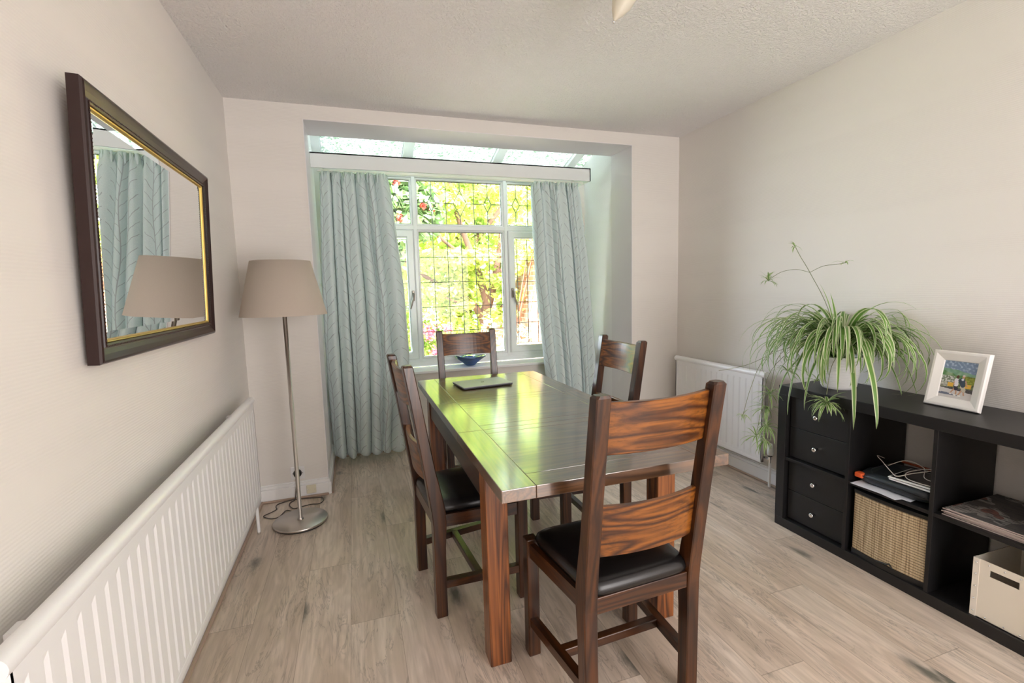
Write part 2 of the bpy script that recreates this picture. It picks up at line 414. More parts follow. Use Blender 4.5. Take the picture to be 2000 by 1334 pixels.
for nm, x0, x1, hx in (('casement_sash', XL+.05, ML-.016, ML-.045), ('casement_sash', MR+.016, XR-.05, MR+.045)):
    m = MB(); s0 = .055
    mitred(m, x0+.002, x1-.002, .747, 1.888, s0+.010, YF-.012, YG, .010)
    sash = m.build('casement_sash', UPVC, wr)
    sg = 1 if hx > 1.5 else -1
    h = MB(); h.box(hx-.011, hx+.011, YF-.026, YF-.010, 1.27, 1.36, bev=.004)
    h.tube([(hx, YF-.03, 1.335), (hx, YF-.05, 1.325), (hx+sg*.004, YF-.052, 1.29), (hx+sg*.022, YF-.048, 1.235), (hx+sg*.032, YF-.046, 1.20)], [.007, .008, .0085, .008, .006], 10)
    h.build('window_handle', simple('pewter_handle', (.28, .25, .21), .35, Metallic=.9), sash)
# panes and leads
def pane(x0, x1, z0, z1, cols, rows, dia, shift=0):
    m = MB(); m.box(x0, x1, YG-.008, YG-.004, z0, z1); o = m.build('window_pane', GLASS, wr)
    m = MB(); t = .0046; y0, y1 = YG-.011, YG-.0035
    m.box(x0, x1, y0-.002, y1, z0, z0+.004); m.box(x0, x1, y0-.002, y1, z1-.005, z1); m.box(x0, x0+.004, y0-.002, y1, z0, z1); m.box(x1-.004, x1, y0-.002, y1, z0, z1)
    def seg(a, b):
        d = Vector((b[0]-a[0], 0, b[1]-a[1])); L_ = d.length; d.normalize(); nrm = Vector((-d.z, 0, d.x))*t/2*1.2
        A = Vector((a[0], 0, a[1])); B = Vector((b[0], 0, b[1]))
        vs = [q+Vector((0, yy, 0)) for yy in (y0, y1) for q in (A-nrm, B-nrm, B+nrm, A+nrm)]
        m.add(vs, [[0, 1, 2, 3], [7, 6, 5, 4], [0, 4, 5, 1], [1, 5, 6, 2], [2, 6, 7, 3], [3, 7, 4, 0]])
    cx = [x0+(x1-x0)*(i+1)/cols+shift for i in range(cols-1)]
    zm = (z0+z1)/2
    for i, x in enumerate(cx):
        d = dia.get(i) if dia else None
        if d: seg((x, z0), (x, zm-d[1])); seg((x, zm+d[1]), (x, z1)); seg((x-d[0], zm), (x, zm+d[1])); seg((x, zm+d[1]), (x+d[0], zm)); seg((x+d[0], zm), (x, zm-d[1])); seg((x, zm-d[1]), (x-d[0], zm))
        else: seg((x, z0), (x, z1))
    if dia:
        xs = [x0]; 
        for i, d in sorted(dia.items()): xs += [cx[i]-d[0], cx[i]+d[0]]
        xs.append(x1)
        for i in range(0, len(xs), 2): seg((xs[i], zm), (xs[i+1], zm))
    else:
        for k in range(1, rows): seg((x0, z0+(z1-z0)*k/rows), (x1, z0+(z1-z0)*k/rows))
    m.build('lead_came', LEAD, o)
pane(ML+.030, MR-.030, .760, 1.876, 6, 5, None)
pane(ML+.030, MR-.030, 1.944, 2.320, 6, 2, {0: (.037, .07), 2: (.062, .115), 4: (.037, .07)})
pane(XL+.066, ML-.030, 1.944, 2.320, 5, 2, {1: (.037, .07), 3: (.037, .07)})
pane(MR+.030, XR-.066, 1.944, 2.320, 5, 2, {0: (.037, .07), 2: (.037, .07)}, -.03)
pane(XL+.105, ML-.071, .830, 1.815, 5, 5, None, .02)
pane(MR+.071, XR-.105, .830, 1.815, 5, 5, None, -.055)
m = MB(); m.box(XA, XB, .705, .94, .645, .672, bev=.009, seg=3)
m.build('window_sill', UPVC, wr)

# glazed lean-to roof over the bay
rr = bpy.data.objects.new('window_2', None); COL.objects.link(rr); rr['kind'] = 'structure'; rr['label'] = 'sloping patterned glass roof over the bay with white bars'
RZ = lambda y: 2.605-.285*(y-YL)
m = MB(); y0, y1 = YL, 1.18
m.add([(XA-.1, y0, RZ(y0)+.03), (XB+.1, y0, RZ(y0)+.03), (XB+.1, y1, RZ(y1)+.03), (XA-.1, y1, RZ(y1)+.03), (XA-.1, y0, RZ(y0)+.036), (XB+.1, y0, RZ(y0)+.036), (XB+.1, y1, RZ(y1)+.036), (XA-.1, y1, RZ(y1)+.036)],
      [[3, 2, 1, 0], [4, 5, 6, 7], [0, 1, 5, 4], [1, 2, 6, 5], [2, 3, 7, 6], [3, 0, 4, 7]])
m.build('roof_pane', ROOFGLASS, rr)
for xc in (.455, 1.168, 1.945, 2.66):
    m = MB(); hw = .04
    for wd, d0, d1 in ((hw, -.005, .028), (hw+.006, .026, .032)):
        vs = [(xc+sx*wd, yy, RZ(yy)+dd) for dd in (d0, d1) for yy in (y0, y1) for sx in (-1, 1)]
        m.add(vs, [[0, 1, 3, 2], [4, 6, 7, 5], [0, 4, 5, 1], [2, 3, 7, 6], [0, 2, 6, 4], [1, 5, 7, 3]])
    m.build('glazing_bar', UPVC, rr)

# pelmet board (own thing) in front of curtain track
pm = thing('curtain_pelmet', 'long white boxed pelmet above the curtains across the bay', 'pelmet', (1.55, .417, 2.255))
m = MB(); m.box(-1.116, 1.12, 0, .016, 0, .108, bev=.002); m.box(-1.116, 1.12, 0, .30, .096, .108, bev=.002); m.box(1.108, 1.12, 0, .30, 0, .108, bev=.002)
m.build('pelmet_board', PELMET, pm)
m = MB(); m.box(-1.08, 1.09, .085, .105, -.004, .012, bev=.003); m.build('curtain_track', WHITEP, pm)

# ------------------------------------------------------------------ curtains
def interp(tab, z):
    if z >= tab[0][0]: return tab[0][1]
    for (za, xa), (zb, xb) in zip(tab[:-1], tab[1:]):
        if z >= zb: return xb+(xa-xb)*(z-zb)/(za-zb)
    return tab[-1][1]
def curtain(label, left, right, folds, seed, width):
    rnd = random.Random(seed); zt, zb = 2.247, .075
    th = thing('curtain', label, 'curtain', (interp(left, 1), .5, .07), 0, None); ox = interp(left, 1)
    wts = [rnd.uniform(.5, 1.6) for _ in range(folds)]; sm = sum(wts); cum = [0]
    for q in wts: cum.append(cum[-1]+q/sm)
    amp = [rnd.uniform(.75, 1.25) for _ in range(folds)]; sk = [rnd.uniform(-.35, .35) for _ in range(folds)]
    NU, NV = folds*26, 90
    vs = []; uv = []
    for j in range(NV+1):
        tz = j/NV; z = zt+(zb-zt)*tz
        xl, xr = interp(left, z), interp(right, z)
        head = max(0, 1-(zt-z)/.085)
        for i in range(NU+1):
            u = i/NU; k = min(folds-1, next((q for q in range(folds) if u <= cum[q+1]+1e-9), folds-1))
            p = (u-cum[k])/(cum[k+1]-cum[k])
            A = (.075+.025*tz)*amp[k]*(1-.35*head)
            ph = 2*PI*p
            yy = A*(1-abs(math.sin(PI*p))**1.1) - .012*math.sin(2*ph+sk[k]*3+tz*1.3)*(1-head)
            # S-shaped folds: cloth doubles back a little
            dx = -(cum[k+1]-cum[k])*(xr-xl)*(.19+.14*sk[k])*math.sin(ph+.25*math.sin(tz*2.2+k))*(1-head)
            # pinch pleats at the header
            yy += head*.012*math.sin(ph*4+k)
            dx += head*.007*math.sin(ph*3+k*2)
            ruck = .004*math.sin(z*23+u*9+k)*math.exp(-((zt-z)/.25)**2)
            hem = .010*math.sin(ph+.7)+.006*math.sin(u*21) if j == NV else 0
            x = xl+(xr-xl)*u+dx
            vs.append((x-ox, yy-.028+ruck, z-.07+hem)); uv.append((u*width, z))
    fs = []; us = []
    for j in range(NV):
        for i in range(NU):
            a = j*(NU+1)+i; f = [a, a+NU+1, a+NU+2, a+1]; fs.append(f); us.append([uv[q] for q in f])
    m = MB(); m.add(vs, fs, 0, True, us); o = m.build('drape', CURTAIN, th, fixn=False)
    md = o.modifiers.new('thickness', 'SOLIDIFY'); md.thickness = .0025; md.offset = 0
    # gathered heading tape with short tucks
    m = MB()
    for k in range(folds):
        for q in (0.25, .5, .75):
            u = cum[k]+(cum[k+1]-cum[k])*q
            x = interp(left, zt)+(interp(right, zt)-interp(left, zt))*u-ox; yb = -.036*amp[k]*(math.cos(2*PI*q)*.5-.5)*.65-.028
            m.lathe([(.0, -.050), (.005, -.045), (.009, -.02), (.006, .0), (.0105, .018), (.004, .026), (0, .027)], (x, yb, zt-.07-.022), 8)
    m.build('heading_pleats', CURTAIN, th)
    return th
Lc = [(2.262, .487), (1.63, .460), (1.06, .446), (.62, .446), (.07, .460)]
Rc = [(2.262, .972), (1.907, 1.005), (1.39, 1.050), (.86, 1.068), (.48, 1.045), (.07, 1.000)]
curtain('pale aqua leaf-patterned curtain hanging beside the floor lamp', Lc, Rc, 6, 4, 1.35)
Lc = [(2.275, 2.160), (1.886, 2.178), (1.365, 2.200), (1.0, 2.238), (.547, 2.285), (.07, 2.32)]
Rc = [(2.275, 2.590), (1.625, 2.675), (1.167, 2.715), (.744, 2.745), (.07, 2.765)]
curtain('pale aqua leaf-patterned curtain hanging at the right end of the window', Lc, Rc, 6, 9, 1.3)

# ------------------------------------------------------------------ radiators
def radiator(label, y0, y1, z0, z1, face, wallx, sg, pitch=.054, vends=()):
    """face: x of the front panel, sg: +1 faces +X"""
    th = thing('radiator', label, 'radiator', (wallx+sg*.02, (y0+y1)/2, z0), 0)
    O = Vector((wallx+sg*.02, (y0+y1)/2, z0)); fx = face-O.x; L_ = (y1-y0)/2; hh = z1-z0
    n = int(round(2*L_/pitch)); pitch = 2*L_/n
    # ribbed panel: profile across y, lofted over z
    prof = []
    for i in range(n):
        yb = -L_+i*pitch
        for q, d in ((.0, 0), (.40, 0), (.41, -.0035), (.54, -.0035), (.72, 0)): prof.append((yb+q*pitch, d))
    prof.append((L_, 0))
    rows = []
    for z, k in ((.0, 0), (.030, 0), (.045, 1), (hh-.075, 1), (hh-.06, 0), (hh-.01, 0)):
        rows.append([(fx+sg*(d*k), y, z) for y, d in prof])
    m = MB(); m.loft(rows, 0, False, False, closed=False)
    # back skin and ends
    bk = fx-sg*.022
    m.box(*sorted((bk, bk+sg*.004)), -L_, L_, 0, hh-.01)
    m.box(*sorted((bk, fx)), -L_-.0, -L_+.006, 0, hh-.01); m.box(*sorted((bk, fx)), L_-.006, L_, 0, hh-.01)
    m.build('ribbed_panel', RAD, th)
    m = MB(); m.box(*sorted((bk, fx+sg*.001)), -L_, L_, -.004, .026, bev=.006, seg=3)
    m.build('bottom_rail', RAD, th)
    # rounded top rail
    rt = .021; m = MB(); m.tube([(fx-sg*.014, -L_-.012, hh-.016), (fx-sg*.014, L_+.012, hh-.016)], rt, 16)
    m.build('top_rail', RAD, th)
    m = MB(); m.box(*sorted((0, .012*sg)), -L_+.15, -L_+.19, .05, hh-.05); m.build('wall_bracket', RAD, th)
    m = MB(); m.box(*sorted((0, .012*sg)), L_-.19, L_-.15, .05, hh-.05); m.build('wall_bracket', RAD, th)
    for ye, kind in vends:
        s2 = 1 if ye > 0 else -1; yv = s2*(L_+.040); xv = fx-sg*.035
        m = MB(); m.tube([(xv, s2*(L_-.01), .03), (xv, yv, .03)], .009, 10); m.tube([(xv, yv, .055), (xv, yv, -z0+.001)], .0075, 10)
        m.lathe([(.012, -.0), (.013, .015), (.009, .03)], (xv, yv, .03), 12); v = m.build('valve_body', CHROME if kind == 'c' else STEEL, th)
        m = MB(); m.tube([(xv, yv, .005), (xv, yv, -z0+.012)], .0085, 10); m.build('supply_pipe', PAINT, th)
        m = MB(); m.lathe([(.0, .058), (.017, .058), (.020, .066), (.020, .10), (.017, .104), (.0165, .13), (.012, .136), (0, .136)], (xv, yv, .0), 16); m.build('valve_head', WHITEP, th)
        m = MB(); m.lathe([(.0, .050), (.014, .050), (.014, .058), (0, .058)], (xv, yv, .0), 16); m.build('valve_collar', DARKP, th)
        for k in range(8):
            pass
    return th
radiator('long white ribbed radiator under the wall mirror', -2.455, -.49, .222, .795, .112, 0, 1, vends=((1, 's'),))
radiator('white ribbed radiator between the bay corner and black shelving unit', -1.0, -.12, .168, .768, 3.150, W, -1, vends=((-1, 'c'),))

# ------------------------------------------------------------------ wall mirror
mt = thing('wall_mirror', 'large wall mirror in dark mahogany frame with gold inner edge above the left radiator', 'mirror', (.012, -1.350, 1.183))
mh, ml = .712, .538
tilt = Matrix.Rotation(math.radians(2.2), 4, 'Y')
def frame_loft(prof, mat, name, hl, z0, z1):
    """prof: (inset from outer edge, depth)"""
    m = MB(); rings = []
    for ins, d in prof: rings.append([tilt @ Vector((d, s1*(hl-ins), (z0+ins) if s2 < 0 else (z1-ins))) for s1, s2 in ((-1, -1), (1, -1), (1, 1), (-1, 1))])
    m.loft(rings, 0, False, False); return m.build(name, mat, mt)
MAHOG = NT('mahogany_frame', .28, (.022, .007, .006)).mat
GILT = NT('gilt', .3, (.75, .55, .16), Metallic=.85).mat
frame_loft([(0, 0), (0, .026), (.004, .031), (.010, .033), (.014, .030), (.024, .024), (.036, .019), (.040, .019), (.042, .024), (.047, .026), (.052, .024), (.053, .014)], MAHOG, 'frame', ml, 0, mh)
frame_loft([(.053, .018), (.0545, .0195), (.057, .018), (.059, .0185), (.062, .014), (.062, .011)], GILT, 'gilt_slip', ml, 0, mh)
m = MB()
def beads(a, b, n):
    for i in range(n):
        p = Vector(a).lerp(Vector(b), (i+.5)/n); p = tilt @ p
        m.lathe([(0, -.0016), (.0024, -.001), (.0024, .001), (0, .0016)], p, 5, axis='x')
io = .0445
beads((.0262, -ml+io, io), (.0262, ml-io, io), 110); beads((.0262, -ml+io, mh-io), (.0262, ml-io, mh-io), 110)
beads((.0262, -ml+io, io), (.0262, -ml+io, mh-io), 64); beads((.0262, ml-io, io), (.0262, ml-io, mh-io), 64)
m.build('beaded_moulding', simple('dark_beading', (.06, .035, .025), .3), mt)
MIRR = NT('mirror_silver', .0, (.93, .95, .95), Metallic=1.0).mat
m = MB(); i0, i1 = .060, .082
A = [tilt @ Vector((.0125, s1*(ml-i0), i0 if s2 < 0 else mh-i0)) for s1, s2 in ((-1, -1), (1, -1), (1, 1), (-1, 1))]
B = [tilt @ Vector((.0142, s1*(ml-i1), i1 if s2 < 0 else mh-i1)) for s1, s2 in ((-1, -1), (1, -1), (1, 1), (-1, 1))]
m.loft([A, B], 0, False, False); m.add(B, [[0, 1, 2, 3]]); m.build('mirror_glass', MIRR, mt)
m = MB(); m.box(0, .008, -ml+.02, ml-.02, .02, mh-.02, mat=tilt); m.build('backing_board', simple('brown_board', (.12, .07, .04), .8), mt)

# ------------------------------------------------------------------ floor lamp
lt = thing('floor_lamp', 'floor lamp with taupe drum shade and brushed steel pole by the curtain', 'lamp', (.290, -.385, 0))
m = MB(); m.lathe([(0, .006), (.148, .006), (.152, .010), (.152, .017), (.149, .021), (0, .021)], n=64); m.build('base', STEEL, lt)
m = MB(); m.lathe([(0, 0), (.145, 0), (.146, .006), (0, .006)], n=48); m.build('base_pad', DARKP, lt)
m = MB(); m.lathe([(.0, .021), (.019, .021), (.019, .028), (.0115, .032), (.0115, 1.30), (.0, 1.30)], n=20); m.build('pole', STEEL, lt)
def shade_mat():
    s = NT('taupe_linen_shade', .85); v = s.coord('Object', (300, 300, 500)); nz = s.noise(v, 1, 2)
    c = s.mix(s.math('MULTIPLY', nz, .35), (.66, .58, .50), (.50, .43, .36)); s.base(c)
    tl = s.n('BsdfTranslucent'); s.l(c, tl.inputs[0]); mx = s.n('MixShader'); mx.inputs[0].default_value = .25
    s.l(s.b.outputs[0], mx.inputs[1]); s.l(tl.outputs[0], mx.inputs[2]); s.l(mx.outputs[0], s.out.inputs[0]); return s.mat
m = MB(); m.lathe([(.228, 1.236), (.156, 1.540), (.154, 1.540), (.226, 1.236), (.228, 1.236)], n=64); m.build('lamp_shade', shade_mat(), lt)
m = MB()
for k in range(3):
    a = 2*PI*k/3+.4; m.tube([(.01*math.cos(a), .01*math.sin(a), 1.30), (.155*math.cos(a), .155*math.sin(a), 1.535)], .002, 6)
m.build('shade_carrier', STEEL, lt)
m = MB(); m.lathe([(0, 1.30), (.018, 1.30), (.018, 1.36), (.0, 1.36)], n=16); bh = m.build('bulb_holder', WHITEP, lt)
m = MB(); m.lathe([(0.012, 1.36), (.02, 1.385), (.03, 1.42), (.022, 1.45), (0, 1.46)], n=16); m.build('bulb', simple('opal_bulb', (.9, .9, .88), .2), bh)
# cable (belongs to the lamp)
def smooth(pts, n=6):
    P = [Vector(p) for p in pts]; out = []
    for i in range(len(P)-1):
        p0, p1, p2, p3 = P[max(i-1, 0)], P[i], P[i+1], P[min(i+2, len(P)-1)]
        for k in range(n):
            t = k/n; out.append(.5*((2*p1)+(-p0+p2)*t+(2*p0-5*p1+4*p2-p3)*t*t+(-p0+3*p1-3*p2+p3)*t**3))
    out.append(P[-1]); return out
cab = [(.247, -.022, .172), (.247, -.045, .150), (.235, -.045, .08), (.225, -.05, .012), (.205, -.065, .004), (.195, -.10, .004), (.209, -.15, .004), (.235, -.182, .004), (.279, -.167, .004), (.332, -.155, .004), (.379, -.165, .005), (.403, -.13, .008), (.393, -.08, .008), (.357, -.06, .004), (.292, -.05, .006), (.207, -.052, .010), (.153, -.055, .004), (.121, -.08, .004), (.118, -.115, .004), (.127, -.15, .004), (.103, -.185, .004), (.067, -.222, .005), (.075, -.246, .004), (.118, -.281, .004), (.155, -.273, .004), (.174, -.225, .004), (.191, -.190, .004), (.231, -.225, .004), (.26, -.26, .004)]
m = MB(); m.tube([Vector(p)-Vector((.290, -.385, 0)) for p in smooth(cab)], .003, 6); m.build('power_cable', simple('dark_brown_cable', (.045, .035, .03), .45), lt)
m = MB(); m.lathe([(0, -.004), (.026, -.004), (.027, -.014), (.021, -.038), (.0, -.038)], (.247-.290, .385, .172), 24, axis='y'); m.build('plug', DARKP, lt)

sk = thing('wall_socket', 'white square socket plate with black plug behind the lamp pole', 'socket', (.247, 0, .172))
m = MB(); m.box(-.043, .043, -.009, 0, -.043, .043, bev=.004, seg=3); m.build('face_plate', WHITEP, sk)
for x in (-.030, .030): m = MB(); m.lathe([(0, -.0105), (.003, -.0105), (.0033, -.009), (0, -.009)], (x, 0, 0), 8, axis='y'); m.build('screw', CHROME, sk)
bk = thing('blanking_plate', 'small cream blanking plate fixed on the skirting board', 'plate', (.325, -.018, .055))
m = MB(); m.box(-.030, .030, -.009, 0, -.029, .029, bev=.004, seg=3); m.build('face_plate', CREAMP, bk)
for x in (-.022, .022): m = MB(); m.lathe([(0, -.0105), (.0025, -.0105), (.003, -.009), (0, -.009)], (x, 0, 0), 8, axis='y'); m.build('screw', CHROME, bk)

# ------------------------------------------------------------------ dining table
TX0, TX1, TY0, TY1, TZ = 1.035, 1.849, -2.105, -.252, .770
tb = thing('dining_table', 'dark stained oak extending dining table with laptop on it', 'table', ((TX0+TX1)/2, (TY0+TY1)/2, 0))
OX, OY = (TX0+TX1)/2, (TY0+TY1)/2
th_ = .040
def boards(name, ya, yb, seams, endnear=False, endfar=False):
    """side boards grain along y, field boards grain along x; seams: y of cross joints"""
    m = MB(); sx = .108; g = .0004
    for x0, x1 in ((TX0, TX0+sx), (TX1-sx, TX1)): m.box(x0-OX, x1-OX, ya-OY+g, yb-OY-g, TZ-th_, TZ, bev=.0022, mi=1)
    ys = [ya]+seams+[yb]
    for a, b in zip(ys[:-1], ys[1:]): m.box(TX0+sx-OX+g, TX1-sx-OX-g, a-OY+g, b-OY-g, TZ-th_, TZ, bev=.0018, mi=0)
    o = m.build(name, [TX, TY], tb); return o
boards('top_panel', TY0, -1.497, [-2.008, -1.553])
boards('extension_leaf', -1.497, -.965, [-1.433, -1.012])
boards('top_panel', -.965, TY1, [-.903, -.350])
LEGW = .080; lx = (TX0+.018, TX1-.018-LEGW); ly = (-1.845, -.592)
for x in lx:
    for y in ly:
        m = MB(); m.box(x-OX, x+LEGW-OX, y-OY, y+LEGW-OY, 0, TZ-th_, bev=.004); m.build('leg', LEGM, tb)
for x in (lx[0]+.008, lx[1]+LEGW-.008-.024): 
    m = MB(); m.box(x-OX, x+.024-OX, ly[0]+LEGW-OY, ly[1]-OY, .600, TZ-th_, bev=.002); m.build('apron', WY, tb)
for y in (ly[0]+.02, ly[1]+LEGW-.044):
    m = MB(); m.box(lx[0]+LEGW-OX, lx[1]-OX, y-OY, y+.024-OY, .625, TZ-th_, bev=.002); m.build('apron', WX, tb)
m = MB(); m.box(-.02, .02, ly[0]+.044-OY, ly[1]+LEGW-.044-OY, .69, TZ-th_, bev=.002); m.build('runner', WY, tb)

# ------------------------------------------------------------------ chairs
def make_chair(label):
    ch = thing('dining_chair', label, 'chair', (0, 0, 0), 0, 'ladder-back dining chairs around the table')
    h = 1.066; wt, pw = .436, .0457; yb = -.210; yt = -.3014
    def back_y(z): 
        if z < .42: return yb
        t = (z-.42)/(h-.42); return yb+(yt-yb)*(t*.85+.15*t*t)
    for s in (-1, 1):
        m = MB(); rings = []
        for z in (0, .0015, .15, .30, .40, .46, .52, .62, .74, .86, .98, h-.008, h):
            d = .046 + .012*math.exp(-((z-.46)/.12)**2) - .006*max(0, (z-.46)/.6)
            xo = (.2085 + (.218-.2085)*min(1, z/h)); c = .0035 if z < h-.001 else .008
            y0 = back_y(z); y1 = y0+d; x1, x0 = xo, xo-pw
            if z >= h-.001: x0 += .004; x1 -= .004; y0 += .004; y1 -= .004
            r = [(x0+c, y0), (x1-c, y0), (x1, y0+c), (x1, y1-c), (x1-c, y1), (x0+c, y1), (x0, y1-c), (x0, y0+c)]
            rings.append([(s*x, y, z) for x, y in r])
        m.loft(rings, 0, False); m.build('rear_leg', WZ, ch)
        m = MB(); x0, x1 = (.2370-.0452, .2370); 
        m.box(*sorted((s*x0, s*x1)), .197-.0452, .197, 0, .452, bev=.004); m.build('front_leg', WZ, ch)
        # side rail, side stretcher (chair is a little wider in front)
        for nm, z0, z1, t in (('side_rail', .385, .437, .022), ('side_stretcher', .120, .152, .030)):
            m = MB(); a = (.188, yb+.045); b = (.2165, .155)
            vs = [(s*(p[0]+q*t/2), p[1], z) for z in (z0, z1) for p, q in ((a, -1), (a, 1), (b, 1), (b, -1))]
            m.add(vs, [[3, 2, 1, 0], [4, 5, 6, 7], [0, 1, 5, 4], [1, 2, 6, 5], [2, 3, 7, 6], [3, 0, 4, 7]]); m.build(nm, WY, ch)
    m = MB(); m.box(-.166, .166, yb+.006, yb+.030, .385, .437, bev=.002); m.build('rear_rail', WX, ch)
    m = MB(); m.box(-.193, .193, .197-.034, .197-.012, .385, .437, bev=.002); m.build('front_rail', WX, ch)
    m = MB(); m.box(-.188, .188, -.032, -.002, .120, .152, bev=.003); m.build('cross_stretcher', WX, ch)
    for z0, z1 in ((.888, 1.038), (.568, .727)):
        m = MB(); n = 14; rings = []
        for i in range(n+1):
            u = -1+2*i/n; x = u*.172; r = []
            bow = -.024*(1-u*u)
            for (z, dy) in ((z0, 0), (z1, 0), (z1, .020), (z0, .020)):
                r.append((x, back_y(z)+.018+bow+dy, z+ .004*u*u*(1 if z == z1 else 0)))
            # small arris
            A_, B_, C_, D_ = r; c = .003
            r = [(x, A_[1], z0+c), (x, B_[1], B_[2]-c), (x, B_[1]+c, B_[2]), (x, C_[1]-c, C_[2]), (x, C_[1], C_[2]-c), (x, D_[1], z0+c), (x, D_[1]-c, z0), (x, A_[1]+c, z0)]
            rings.append(r)
        m.loft(rings, 0, False); o = m.build('back_slat', SLAT, ch)
        for p in o.data.polygons: p.use_smooth = False
    # padded leather seat: superellipse pad
    m = MB(); rings = []; n = 56
    for z, ins in ((.430, .012), (.436, .003), (.452, -.002), (.468, .003), (.478, .014), (.484, .034), (.4875, .07), (.489, .13)):
        r = []
        for k in range(n):
            a = 2*PI*k/n; c_, s_ = math.cos(a), math.sin(a); e = .22 if ins < .05 else .35
            ux = math.copysign(abs(c_)**e, c_); uy = math.copysign(abs(s_)**e, s_)
            yy = -.013+uy*(.192-ins); wd = (.186+.026*((yy+.2)/.4))-ins
            r.append((ux*wd, yy, z))
        rings.append(r)
    m.loft(rings, 0, True); m.build('seat', LEATHER, ch)
    return ch
CH = make_chair('dark ladder-back chair nearest the camera, tucked under the near table end')
CH.location = (1.4449, -1.9868, 0); CH.rotation_euler.z = .0481
for (x, y, t, lb) in ((1.1096, -1.2956, -1.4922, 'dark ladder-back chair on the left side of the table, beside the floor lamp'),
                      (1.4209, -.2546, 3.1049, 'dark ladder-back chair at the far table end in front of the window'),
                      (1.7813, -1.072, 1.5787, 'dark ladder-back chair on the right side of the table, facing the left wall')):
    c = copy_tree(CH); c.location = (x, y, 0); c.rotation_euler.z = t; c['label'] = lb

# ------------------------------------------------------------------ laptop on the table
lp = thing('laptop', 'closed silver laptop lying at the far end of the dining table', 'laptop', (1.389, -.570, TZ), math.radians(6.5))
SILVER = NT('laptop_aluminium', .42, (.36, .37, .40), Metallic=.3).mat
m = MB(); m.box(-.158, .158, -.108, .108, .0105, .0165, bev=.0025); m.build('lid', SILVER, lp)
m = MB(); m.box(-.156, .156, -.106, .106, .0025, .0105, bev=.003); m.build('keyboard_base', simple('dark_laptop_base', (.05, .05, .055), .4), lp)
m = MB(); m.box(-.10, .10, .098, .108, .003, .013, bev=.003); m.build('hinge', DARKP, lp)
m = MB()
for dx, z in ((-.008, 0), (-.003, 0), (.003, 0), (.008, 0)):
    hgt = .009 if dx in (-.008, .008) else .012
    m.add([(dx-.0012-.002, -hgt, .01652), (dx+.0012-.002, -hgt, .01652), (dx+.0012+.002, hgt, .01652), (dx-.0012+.002, hgt, .01652), (dx-.0012-.002, -hgt, .0168), (dx+.0012-.002, -hgt, .0168), (dx+.0012+.002, hgt, .0168), (dx-.0012+.002, hgt, .0168)],
          [[3, 2, 1, 0], [4, 5, 6, 7], [0, 1, 5, 4], [1, 2, 6, 5], [2, 3, 7, 6], [3, 0, 4, 7]])
m.build('lid_logo', simple('dark_logo', (.06, .06, .06), .2), lp)

# ------------------------------------------------------------------ blue glass bowl on the sill
bw = thing('glass_bowl', 'wavy cobalt blue glass bowl on the window sill', 'bowl', (1.640, .800, .6725))
def blueglass():
    s = NT('cobalt_glass'); s.t.nodes.remove(s.b)
    sp = s.n('SeparateXYZ'); s.l(s.coord('Object'), sp.inputs[0])
    wv = s.math('SINE', s.math('ADD', s.math('MULTIPLY', sp.outputs['Z'], 330), s.math('MULTIPLY', sp.outputs['X'], 25)))
    c = s.mix(s.math('MULTIPLY_ADD', wv, .5, .5), (.22, .38, 1.0), (.66, .80, 1.0))
    tr = s.n('BsdfTransparent'); s.l(c, tr.inputs[0]); df = s.n('BsdfTranslucent'); s.l(c, df.inputs[0]); d2 = s.n('BsdfDiffuse'); s.l(c, d2.inputs[0]); gl = s.n('BsdfGlossy'); gl.inputs['Roughness'].default_value = .03
    m1 = s.n('MixShader'); m1.inputs[0].default_value = .18; s.l(tr.outputs[0], m1.inputs[1]); s.l(df.outputs[0], m1.inputs[2])
    m3 = s.n('MixShader'); m3.inputs[0].default_value = .10; s.l(m1.outputs[0], m3.inputs[1]); s.l(d2.outputs[0], m3.inputs[2])
    fr = s.n('Fresnel'); fr.inputs[0].default_value = 1.4; m2 = s.n('MixShader'); s.l(fr.outputs[0], m2.inputs[0]); s.l(m3.outputs[0], m2.inputs[1]); s.l(gl.outputs[0], m2.inputs[2]); s.l(m2.outputs[0], s.out.inputs[0]); return s.mat
m = MB(); rings = []; n = 72
for r, z in ((.001, .002), (.036, .002), (.048, .010), (.070, .032), (.100, .055), (.138, .082), (.140, .086), (.100, .060), (.068, .037), (.044, .015), (.001, .008)):
    wv = (r/.14)**3
    rings.append([(r*math.cos(2*PI*k/n)*(1+.05*wv*math.cos(5*2*PI*k/n)), r*.85*math.sin(2*PI*k/n), z+.006*wv*math.sin(5*2*PI*k/n+.6)) for k in range(n)])
m.loft(rings, 0, True, False); m.build('bowl_body', blueglass(), bw)

# ------------------------------------------------------------------ shelving unit
BX0, BX1, BY0 = 2.8444, 3.2344, -1.397
bc = thing('shelving_unit', 'low black-brown cube shelving unit along the right wall with drawers', 'shelf', (BX0, BY0, 0))
ff = lambda x0, x1, y0, y1, z0, z1: (x0-BX0, x1-BX0, y0-BY0, y1-BY0, z0, z1)
BL = 1.49; TK = .050; CW = .3355; DT = .016
boxo('top_board', ff(BX0, BX1, BY0-BL, BY0, .79-TK, .79), BLACK, bc, .002)
boxo('bottom_board', ff(BX0, BX1, BY0-BL, BY0, 0, TK), BLACK, bc, .002)
for y in (BY0-TK, BY0-BL): boxo('side_board', ff(BX0, BX1, y, y+TK, TK, .79-TK), BLACK, bc, .001)
cells = []
y = BY0-TK
for k in range(4):
    cells.append((y-CW, y)); y -= CW
    if k < 3: boxo('divider', ff(BX0+.002, BX1-.002, y-DT, y, TK, .79-TK), BLACK, bc, .001); y -= DT
ZS0, ZS1 = .383, .399
for a, b in cells: boxo('middle_shelf', ff(BX0+.004, BX1-.004, a, b, ZS0, ZS1), BLACK, bc, .001)
